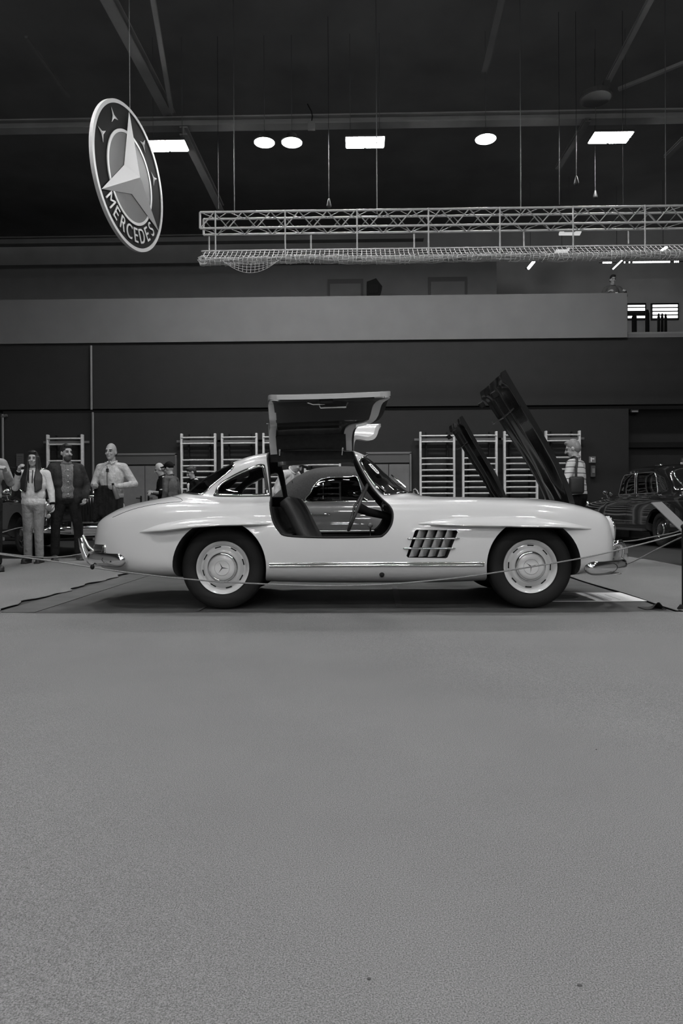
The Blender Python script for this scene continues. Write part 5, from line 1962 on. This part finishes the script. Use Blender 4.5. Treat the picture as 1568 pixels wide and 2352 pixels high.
def fx_left(x, y, i, j, nx, ny):
    if i == nx: return x + .035 * math.sin(5.1 * y) + .025 * math.sin(13.7 * y) + random.uniform(-.012, .012), y
    return x, y


carpet_piece('side_carpet', 'grey felt carpet with a ragged edge where the three visitors stand', -12, ML, YF + .06, 10.95, 50, 90, lambda x, y: .007 + .001 * math.sin(3 * x + 2 * y), fx_left)
carpet_piece('corner_carpet', 'grey felt carpet between the coupe nose and the black limousine', MR, 4.32, YF + .08, 10.95, 24, 60, lambda x, y: .007 + .001 * math.sin(3 * x + 2 * y),
             lambda x, y, i, j, nx, ny: (x + (.012 * math.sin(3.3 * y) if i in (0, nx) else 0), y))
o = MB().box(((ML + MR) / 2, (YF + 12.2) / 2, -.006), (MR - ML - .06, 12.2 - YF + .16, .006)).build('dark_mat', MATD)
tag(o, 'large dark mat under the white coupe and the grey roadster', 'mat')
o = MB().box((ML + .22, (YF + 12) / 2, .0), (.26, 12 - YF - .2, .004)).build('edge_strip', MATS2)
tag(o, 'dark strip along the ragged edge of the big dark mat', 'mat')
for (u0, v0, u1, v1), lab, w in [((906, 1347, 916, 1394), 'narrow pale tape strip on the dark mat under the middle of the white coupe', .05), ((452, 1404, 472, 1394), 'short pale tape scrap on the dark mat before the rear wheel', .03)]:
    a, b = ground(u0, v0), ground(u1, v1)
    d = (b - a).normalized()
    n = Vector((-d.y, d.x, 0)) * w / 2
    o = MB().plate([(p.x, p.y) for p in (a + n, b + n, b - n, a - n)], .001, .004).build('tape_strip', mat('pale_tape', .07, .45))
    tag(o, lab, 'tape')
a, b = ground(1480, 1381.5), ground(1421, 1362)
o = MB().plate([(1.55, a.y), (MR - .01, a.y), (MR - .01, b.y), (1.55, b.y)], .001, .005).build('paper_poster', PAPER)
tag(o, 'white paper poster lying on the dark mat by the front wheel', 'poster')
MB().plate([(1.56, a.y + .02), (2.0, a.y + .02), (2.0, b.y - .02), (1.56, b.y - .02)], .005, .0056).build('poster_picture', PRINTG, o)
MB().plate([(1.66 + .2 * cos(t) + .08, (a.y + b.y) / 2 + .16 * sin(t)) for t in np.linspace(0, 2 * pi, 20, endpoint=False)], .0056, .0062).build('poster_shape', PRINT, o)
for kx in range(3):
    MB().plate([(2.08 + kx * .07, a.y + .08), (2.085 + kx * .07, a.y + .08), (2.085 + kx * .07, b.y - .14), (2.08 + kx * .07, b.y - .14)], .005, .0056).build('print_line', PRINTG, o)
a = ground(1490, 1401)
v, f = [], []
for i in range(13):
    for j in range(7):
        x, y = a.x - .02 + .16 * i / 12, a.y + .02 + .14 * j / 6
        v.append((x, y, .002 + .055 * math.exp(-((i - 7.5) / 2.6) ** 2) * (1 - j / 6.0) ** 1.2))
n_ = len(v)
v += [(x, y, z - .004 if z > .007 else -.001) for x, y, z in v]
for i in range(12):
    for j in range(6):
        b = i * 7 + j
        f += [(b, b + 1, b + 8, b + 7), (n_ + b, n_ + b + 7, n_ + b + 8, n_ + b + 1)]
for i in range(12):
    for j in (0, 6):
        b = i * 7 + j
        f.append((b, b + 7, n_ + b + 7, n_ + b))
for j in range(6):
    for i in (0, 12):
        b = i * 7 + j
        f.append((b, b + 1, n_ + b + 1, n_ + b))
o = MB().add(v, f).build('mat_corner', mat('mat_underside', .02, .7), None, 60)
tag(o, 'dark turned-up corner of the mat beside the grey carpet', 'mat')
for n, (u, v) in enumerate([(1369, 1723), (847, 2251), (1331, 2266)]):
    p = ground(u, v, .004)
    o = MB().ellipsoid((0, 0, 0), (.0025 + .001 * n, .003, .002), None, 0, 8, 5).build('crumb', PRINT)
    o.location = (p.x, p.y, .0062)
    tag(o, ['tiny dark crumb alone on the grey carpet far from the others', 'tiny dark crumb on the grey carpet, bigger of two close ones', 'tiny dark crumb on the grey carpet, smaller of two close ones'][n], 'crumb')

# ================================================================== rope barrier
post = thing('rope_post', 'black rope post at the corner of the dark mat carrying the sloping card', 'post', tuple(ground(1571, 1401)))
px, py = post.location.x, post.location.y
MB().revolve([(0, 0), (.05, 0), (.05, -.012), (.03, -.04), (0, -.04)], 28, Matrix.Rotation(pi / 2, 4, 'X')).build('base', BLACKM, post, 40)
MB().tube([(0, 0, .02), (0, 0, .62)], .017, 12).build('pole', BLACKM, post, 40)
MB().ellipsoid((0, 0, .63), (.024, .024, .022)).build('cap', BLACKM, post, 60)
# sloping card on the post
c = [at(1494, 1155, 5.32), at(1518, 1153.5, 5.48), at(1592, 1224, 5.48), at(1568, 1226, 5.32)]
nrm = (c[1] - c[0]).cross(c[3] - c[0]).normalized() * .006
cc = MB().add([p for p in c] + [p - nrm for p in c], [(0, 1, 2, 3), (7, 6, 5, 4), (0, 4, 5, 1), (1, 5, 6, 2), (2, 6, 7, 3), (3, 7, 4, 0)]).build('sloping_card', mat('pale_card', .26, .6))
tag(cc, 'pale sloping information card fixed on the black rope post', 'card')
mid = (c[2] + c[3]) / 2
MB().tube([(px, py, .60), (mid.x - .03, mid.y - .0, mid.z - .01)], .010, 6).build('card_holder', BLACKM, cc)
lpost = thing('rope_post', 'black rope post outside the ragged end of the dark mat', 'post', tuple(ground(-75, 1404)))
for ch in post.children: copy_tree(ch, lpost)


def rope(pts, r, label, n=10):
    P = [tuple(p) for p in smooth_path([tuple(q) for q in pts], n)]
    o = MB().tube(P, r, 8).build('barrier_rope', ROPE, None, 60)
    return tag(o, label, 'rope', 'ropes of the barrier')


lx, ly = lpost.location.x, lpost.location.y
yr = 5.0
mp = [at(u, v, y) for u, v, y in [(0, 1273, 5.18), (120, 1289, 5.16), (280, 1313, 5.13), (450, 1332, 5.10), (620, 1342, 5.07), (760, 1345.5, 5.05), (900, 1341, 5.05), (1060, 1326, 5.08), (1219, 1302, 5.12), (1350, 1279, 5.18), (1460, 1253, 5.22), (1540, 1232, 5.26)]]
rope([(lx, ly, at(-75, 1262, ly).z)] + mp + [(px, py, at(1570, 1224, py).z)], .0055, 'long thin grey rope sagging right across the front of the white coupe')
mp = [at(0, 1271, 5.3), at(60, 1277.5, 5.9), at(110, 1280.5, 6.5), at(165, 1276, 7.2), at(232, 1262, 8.0), at(290, 1245, 9.0)]
rope([(lx, ly, at(-75, 1262, ly).z)] + mp, .0055, 'thin grey rope running back along the ragged edge of the mat')
mp = [at(1545, 1243, 5.45), at(1500, 1266, 5.8), at(1470, 1282, 6.2), at(1434, 1297, 6.8), at(1400, 1302, 7.5), at(1318, 1268, 9.0)]
rope([(px, py, at(1566, 1232, py).z)] + mp, .0055, 'thin grey rope passing behind the front bumper of the white coupe')
mp = [at(1545, 1224, 9.6), at(1505, 1232, 9.9), at(1460, 1241, 10.2), at(1425, 1243.5, 10.5), at(1395, 1240, 10.9)]
rope([at(1590, 1210, 9.3)] + mp, .009, 'thin grey rope hanging before the flank of the black limousine')
mp = [at(0, 1224, 10.7), at(60, 1211, 10.9), at(140, 1226, 11.0), at(200, 1226, 11.1), at(240, 1222, 11.2)]
rope([at(-40, 1228, 10.6)] + mp, .008, 'thin grey rope hanging before the bumper of the black saloon')
for (u, v, Y), lab in [((290, 1245, 9.0), 'black rope post behind the tail of the white coupe'), ((1318, 1268, 9.0), 'black rope post behind the front wheel of the white coupe'),
                       ((1395, 1240, 10.9), 'black rope post beside the front bumper, before the limousine flank'), ((1590, 1210, 9.3), 'black rope post before the tail of the limousine'),
                       ((240, 1222, 11.2), 'black rope post before the grille of the black saloon'), ((-40, 1228, 10.6), 'black rope post before the side of the black saloon')]:
    p = at(u, v, Y)
    rp = thing('rope_post', lab, 'post', (p.x, p.y, .01), 0, 'rope posts')
    for ch in post.children:
        c_ = copy_tree(ch, rp)
        c_.scale = (1, 1, (p.z + .01) / .62)
        c_.location = (0, 0, 0)
a = at(208, 1303, 5.1)
o = MB().ellipsoid((0, 0, 0), (.016, .016, .02)).build('rope_hook', BLACKM, None, 60)
o.location = (a.x, 5.135, a.z)
tag(o, 'small black hook on the long rope below the rear bumper', 'hook')
MB().tube([(.0, 0, .01), (.02, 0, .03), (.03, 0, .02)], .004, 6).build('hook_wire', BLACKM, o)

# ================================================================== hanging round sign
EM = thing('hanging_sign', 'large round hanging sign with a big faceted star and curved lettering', 'sign', (-3.22, 9.848, 5.584))
ph = .187
e = Vector((sin(ph), cos(ph), 0))
n = Vector((cos(ph), -sin(ph), 0))
ti = radians(3)
R3 = Matrix((e, Vector((0, 0, 1)), n)).transposed()
EMr = R3 @ Matrix.Rotation(ti, 3, 'Z')
EM.matrix_world = Matrix.Translation((-3.22, 9.848, 5.584)) @ EMr.to_4x4()
SIGND = mat('sign_dark_face', .014, .6, spec=.02)
SIGNM = mat('sign_mid_face', .085, .5, spec=.15)
SIGNL = mat('sign_pale_face', .5, .4)


def disc(name, r0, r1, z0, z1, m, seg=96):
    prof = [(r0, z0), (r1, z0), (r1, z1), (r0, z1)] if r0 > 0 else [(0, z0), (r1, z0), (r1, z1), (0, z1)]
    v, f = [], []
    k = len(prof)
    for i in range(seg):
        a = 2 * pi * i / seg
        for r, z in prof: v.append((max(r, .0005) * cos(a), max(r, .0005) * sin(a), z))
    for i in range(seg):
        j = (i + 1) % seg
        for q in range(k):
            f.append((i * k + q, j * k + q, j * k + (q + 1) % k, i * k + (q + 1) % k))
    return MB().add(v, f).build(name, m, EM)


disc('face', 0, .99, -.04, 0, SIGND)
disc('outer_ring', .95, 1.0, -.04, .012, SIGNL)
disc('inner_face', 0, .60, 0, .008, SIGNM)
disc('inner_ring', .595, .635, 0, .014, SIGNL)


def flat_star(R, w, h, c, rot, name, m):
    M = Matrix.Translation((c[0], c[1], c[2])) @ Matrix.Rotation(rot, 4, 'Z') @ Matrix.Rotation(pi / 2, 4, 'X') @ Matrix.Rotation(pi, 4, 'X')
    v = [(0, 0, h)]
    for i in range(3):
        a = radians(90 + 120 * i)
        b = a + radians(60)
        v += [(R * cos(a), R * sin(a), .002), (w * cos(b), w * sin(b), .002)]
    f = [(0, 1 + i, 1 + (i + 1) % 6) for i in range(6)]
    v += [(x, y, -.002) for x, y, z in v[1:]]
    f += [(1 + i, 7 + i, 7 + (i + 1) % 6, 1 + (i + 1) % 6) for i in range(6)] + [tuple(range(7, 13))]
    Mx = Matrix.Translation(c) @ Matrix.Rotation(rot, 4, 'Z')
    return MB().add(v, f, 0, Mx).build(name, m, EM)


flat_star(.94, .22, .14, (0, 0, .014), 0, 'big_star', mat('sign_star', .62, .45))
for a in (122, 158, 58, 22):
    flat_star(.115, .026, .012, (.79 * cos(radians(a)), .79 * sin(radians(a)), .004), radians(a - 90), 'small_star', SIGNL)
word = 'MERCEDES'
angs = np.linspace(222, 318, len(word))
for chx, a in zip(word, angs):
    cu = bpy.data.curves.new('letter', 'FONT')
    cu.body = chx
    cu.size = .30
    cu.extrude = .006
    cu.align_x = 'CENTER'
    cu.align_y = 'CENTER'
    to = bpy.data.objects.new('letter_tmp', cu)
    COL.objects.link(to)
    dg = bpy.context.evaluated_depsgraph_get()
    me = bpy.data.meshes.new_from_object(to.evaluated_get(dg))
    bpy.data.objects.remove(to)
    me.materials.clear()
    me.materials.append(SIGNL)
    me.name = 'letter'
    ra = radians(a)
    me.transform(Matrix.Translation((.79 * cos(ra), .79 * sin(ra), .008)) @ Matrix.Rotation(ra + pi / 2, 4, 'Z') @ Matrix.Scale(.85, 4, (1, 0, 0)))
    link('letter', me, None, EM)
iv = EM.matrix_world.inverted()
MB().tube([iv @ Vector((-3.22, 9.848, 6.57)), iv @ Vector((-3.22, 9.848, 10.5))], .006, 6).build('suspension_wire', WIRE, EM)

# ================================================================== truss with the gathered net
TY = 12.3
A0 = at(459, 488, TY)
A1 = at(1568, 467, TY)
dirx = (A1 - A0)
dirx.normalize()
TLn = 10.6
tr = thing('lighting_truss', 'long aluminium box truss hanging across the hall with posts below', 'truss', (A0.x, A0.y, A0.z - .29))
tr.rotation_euler = (0, 0, math.atan2(dirx.y, dirx.x))
s_ = .29
for y in (0, s_):
    for z in (0, s_):
        MB().tube([(0, y, z), (TLn, y, z)], .021, 10).build('chord', ALU, tr, 50)
bay = .51


ALUB = mat('aluminium_brace_half_shaded', .24, .5, metal=.2)  # falling front braces: partly shaded tone put into the colour


def strut_mesh(P, Q, r, m=ALUD):
    me = MB().tube([P, Q], r, 6).mesh('brace', 50)
    me.materials.append(m)
    return me


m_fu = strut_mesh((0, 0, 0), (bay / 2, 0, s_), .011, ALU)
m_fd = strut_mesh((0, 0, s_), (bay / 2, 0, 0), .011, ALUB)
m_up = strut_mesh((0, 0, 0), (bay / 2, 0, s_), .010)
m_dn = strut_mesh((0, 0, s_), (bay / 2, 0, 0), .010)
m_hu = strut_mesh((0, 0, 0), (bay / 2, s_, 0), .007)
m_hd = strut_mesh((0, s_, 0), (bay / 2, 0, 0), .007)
i = 0
while (i + 1) * bay / 2 < TLn:
    x = i * bay / 2
    for y in (0, s_):
        o = link('brace', (m_up if i % 2 == 0 else m_dn) if y == 0 else (m_dn if i % 2 == 0 else m_up), None, tr)
        if y == 0:
            o.data = m_fu if i % 2 == 0 else m_fd
        o.location = (x, y, 0)
    for z in (0, s_):
        o = link('brace', m_hu if i % 2 == 0 else m_hd, None, tr)
        o.location = (x, 0, z)
    i += 1
for y in (0, s_):
    MB().tube([(0, y, 0), (0, y, s_)], .02, 8).build('end_post', ALU, tr, 50)
tm = Matrix.Translation(tr.location) @ Matrix.Rotation(tr.rotation_euler.z, 4, 'Z')
tmi = tm.inverted()
zf_, zk_ = None, None
for u, v1 in [(495, 602), (655, 590), (820, 588), (984, 585), (1148, 582), (1316, 579), (1481, 576)]:
    p = tmi @ at(u, v1, TY - .03)
    zf_ = p.z
    MB().tube([(p.x, -.03, .30), (p.x, -.03, p.z)], .014, 8).build('hanger', ALU, tr, 50)
for u, v1 in [(480, 580), (714, 574), (951, 571), (1203, 566), (1443, 560)]:
    p = tmi @ at(u, v1, TY + s_ + .03)
    MB().tube([(p.x, s_ + .03, .02), (p.x, s_ + .03, p.z)], .014, 8).build('hanger', ALU, tr, 50)
zk = (tmi @ at(714, 574, TY + s_ + .03)).z
zfr = (tmi @ at(820, 588, TY - .03)).z
MB().tube([(-.05, s_ + .03, zk), (TLn, s_ + .03, zk)], .018, 8).build('net_rail', ALU, tr, 50)
MB().tube([(.02, -.03, zfr), (TLn, -.03, zfr)], .012, 8).build('net_rail', ALU, tr, 50)
for x in (.6, 3.2, 5.8, 8.4):
    MB().tube([(x, .145, .29), (x, .145, 10.5 - tr.location.z)], .008, 6).build('suspension_wire', WIRE, tr)
# the net: strands gathered into a roll on the front rail and mesh up to the rear rail
nb = MB()
N = 150
for sidx in range(64):
    a0, ra = random.uniform(0, 2 * pi), random.uniform(.02, .085)
    f1, f2, p1, p2 = random.uniform(2, 5), random.uniform(4, 9), random.uniform(0, 6), random.uniform(0, 6)
    P = []
    for q in range(N + 1):
        x = TLn * q / N
        P.append((x, -.03 + ra * cos(a0 + .6 * math.sin(f1 * x * .3 + p1)) + .01 * math.sin(f2 * x + p2), zfr - .055 + ra * .8 * sin(a0 + .6 * math.sin(f1 * x * .3 + p1)) + .014 * math.sin(f2 * x * 1.7 + p2) - .012 * math.sin(x * 2.0 + 1)))
    nb.tube(P, .0065, 3)
x = .03
while x < TLn:
    r = random.uniform(.075, .10)
    zz = zfr - .055 - .012 * math.sin(x * 2.0 + 1)
    nb.tube([(x + random.uniform(-.02, .02), -.03 + r * cos(a), zz + r * .85 * sin(a)) for a in np.linspace(0, 2 * pi, 9, endpoint=False)], .007, 4, True)
    nb.tube([(x, s_ + .03, zk), (x, (s_) * .5, (zk + zfr) / 2 - .01), (x, -.03, zfr)], .005, 4)
    x += .085
for fct in (.33, .66):
    nb.tube([(TLn * q / N, s_ + .03 - fct * (s_ + .06), zk + (zfr - zk) * fct + .004 * math.sin(q)) for q in range(N + 1)], .0035, 4)
# the loop that sags out of the roll near the end
for row in range(4):
    P = []
    for q in range(25):
        t = q / 24.0
        P.append((.42 + t * 1.02, -.06 - .02 * row, zfr - .08 - (.05 + .06 * row) * math.sin(pi * t) ** .9))
    nb.tube(P, .004, 4)
for q in range(1, 14):
    t = q / 14.0
    nb.tube([(.42 + t * 1.02, -.06, zfr - .08), (.42 + t * 1.02, -.12, zfr - .08 - .23 * math.sin(pi * t) ** .9)], .004, 4)
nt = nb.build('gathered_net', NET)
nt.matrix_world = tm
tag(nt, 'pale cord net rolled up along the underside of the truss', 'net')
kb = MB()
for q in range(6):
    kb.tube([(.07 + random.uniform(-.03, .03) + .075 * cos(a) * random.uniform(.8, 1), -.05 + .05 * sin(a + q), zfr - .06 + .085 * sin(a) * random.uniform(.8, 1)) for a in np.linspace(0, 2 * pi, 12, endpoint=False)], .008, 5, True)
ko = kb.build('net_knot', NET, nt)

# ================================================================== gallery lamps and the loudspeaker
def tube_lamp(u0, v0, u1, v1, Y, w, label, m=LITTUBE):
    a, b = at(u0, v0, Y), at(u1, v1, Y)
    d = b - a
    t = thing('tube_lamp', label, 'lamp', tuple((a + b) / 2), 0, 'lamps over the gallery')
    q = d.to_track_quat('X', 'Z')
    M = q.to_matrix().to_4x4()
    MB().bbox((0, .03, .02), (d.length + .06, w * .8, .05), .01, M).build('housing', HOUS, t)
    MB().tube([tuple(M @ Vector((-d.length / 2, 0, -.02))), tuple(M @ Vector((d.length / 2, 0, -.02)))], w / 2, 8).build('light_tube', m, t, 50)
    MB().tube([(0, .02, .04), (0, .02, 10.5 - (a.z + b.z) / 2)], .008, 6).build('suspension_rod', WIRE, t)


tube_lamp(1211, 616, 1225, 599, 20.5, .09, 'short slanted lit tube lamp under the net roll')
tube_lamp(1406, 617, 1427, 597, 20.8, .04, 'thin slanted lit tube lamp above the person on the balcony')
tube_lamp(1516, 576, 1530, 566, 20.5, .08, 'short slanted lit tube lamp behind the net rail at its far end')


def flat_lamp(pts, Y, label, m):
    P = [at(u, v, Y + dy) for u, v, dy in pts]
    c = sum(P, Vector()) / 4
    t = thing('flat_lamp', label, 'lamp', tuple(c), 0, 'lamps over the gallery')
    v = [p - c for p in P]
    MB().add(v + [p + Vector((0, .02, .06)) for p in v], [(0, 1, 2, 3), (7, 6, 5, 4), (0, 4, 5, 1), (1, 5, 6, 2), (2, 6, 7, 3), (3, 7, 4, 0)]).build('light_panel', m, t)
    MB().box((0, .05, .09), (.3, .2, .05)).build('housing', HOUS, t)
    MB().tube([(0, .05, .1), (0, .05, 10.5 - c.z)], .008, 6).build('suspension_rod', WIRE, t)


DIM = mat('dim_lamp_panel', .6, .5, emit=.55)
flat_lamp([(1283, 541, 0), (1331, 541, 0), (1335, 533, .3), (1286, 534, .3)], 20, 'flat dim lamp panel seen below the truss between two posts', DIM)
flat_lamp([(1273, 583, 0), (1302, 582, 0), (1309, 571, .3), (1280, 573, .3)], 20.9, 'flat lamp panel glowing behind the net rail', DIM)
st = thing('light_string', 'string of small lights running along the gallery behind the net roll', 'light string', tuple(at(1470, 602, 22.5)))
c0 = at(1470, 602, 22.5)
MB().tube([at(1375, 603.5, 22.5) - c0, at(1575, 600.5, 22.5) - c0], .012, 6).build('cable', BLACKM, st)
bm_ = MB().ellipsoid((0, 0, 0), (.024, .024, .03), None, 0, 8, 6).mesh('bulb', 60)
bm_.materials.append(LITTUBE)
for u in [1385, 1389, 1393, 1396, 1400, 1403, 1434, 1445] + list(np.arange(1454, 1540, 3.6)) + [1549, 1553, 1557]:
    o = link('bulb', bm_, None, st)
    o.location = at(u, 603.3 - (u - 1385) * .013, 22.47) - c0
a = at(857, 664, 20.6)
o = MB().prism([(-.2, -.25), (.18, -.25), (.26, .02), (.08, .26), (-.2, .16)], -.2, .2).build('loudspeaker', BLACKM)
o.location = (a.x, 20.6, a.z)
tag(o, 'black angular loudspeaker standing on the balcony behind its front wall', 'loudspeaker')
MB().box((.0, -.21, -.06), (.26, .02, .26)).build('speaker_grille', mat('speaker_cloth', .006, .9), o)
hs = a.z - .25 - (zB + .2)
MB().box((0, 0, -.25 - hs / 2), (.05, .05, hs)).build('speaker_stand', BLACKM, o)
# small dark silhouettes of seats behind the balcony front, before the daylight
for i, (u, v, w) in enumerate([(1456, 726, 10), (1486, 718, 8), (1512, 727, 5), (1520, 727, 5), (1528, 728, 5)]):
    p = at(u, v, 23.2)
    hs = p.z - (zB + .2)
    o = MB().bbox((0, 0, -hs / 2), (w * .0148, .12, hs), .03, None, 0, 2).build('gallery_seat', BLACKM, None, 40)
    MB().ellipsoid((0, 0, .02), (w * .0062, .06, .09)).build('headrest', BLACKM, o, 60)
    o.location = (p.x, 23.2, p.z)
    tag(o, ['wide dark seat back before the bright blinds at the balcony corner', 'tall dark seat back between the two bright blinds', 'first small dark seat back before the wide bright blind, next to the tall one',
            'middle small dark seat back before the wide bright blind', 'last small dark seat back before the wide bright blind, away from the tall one'][i], 'seat')
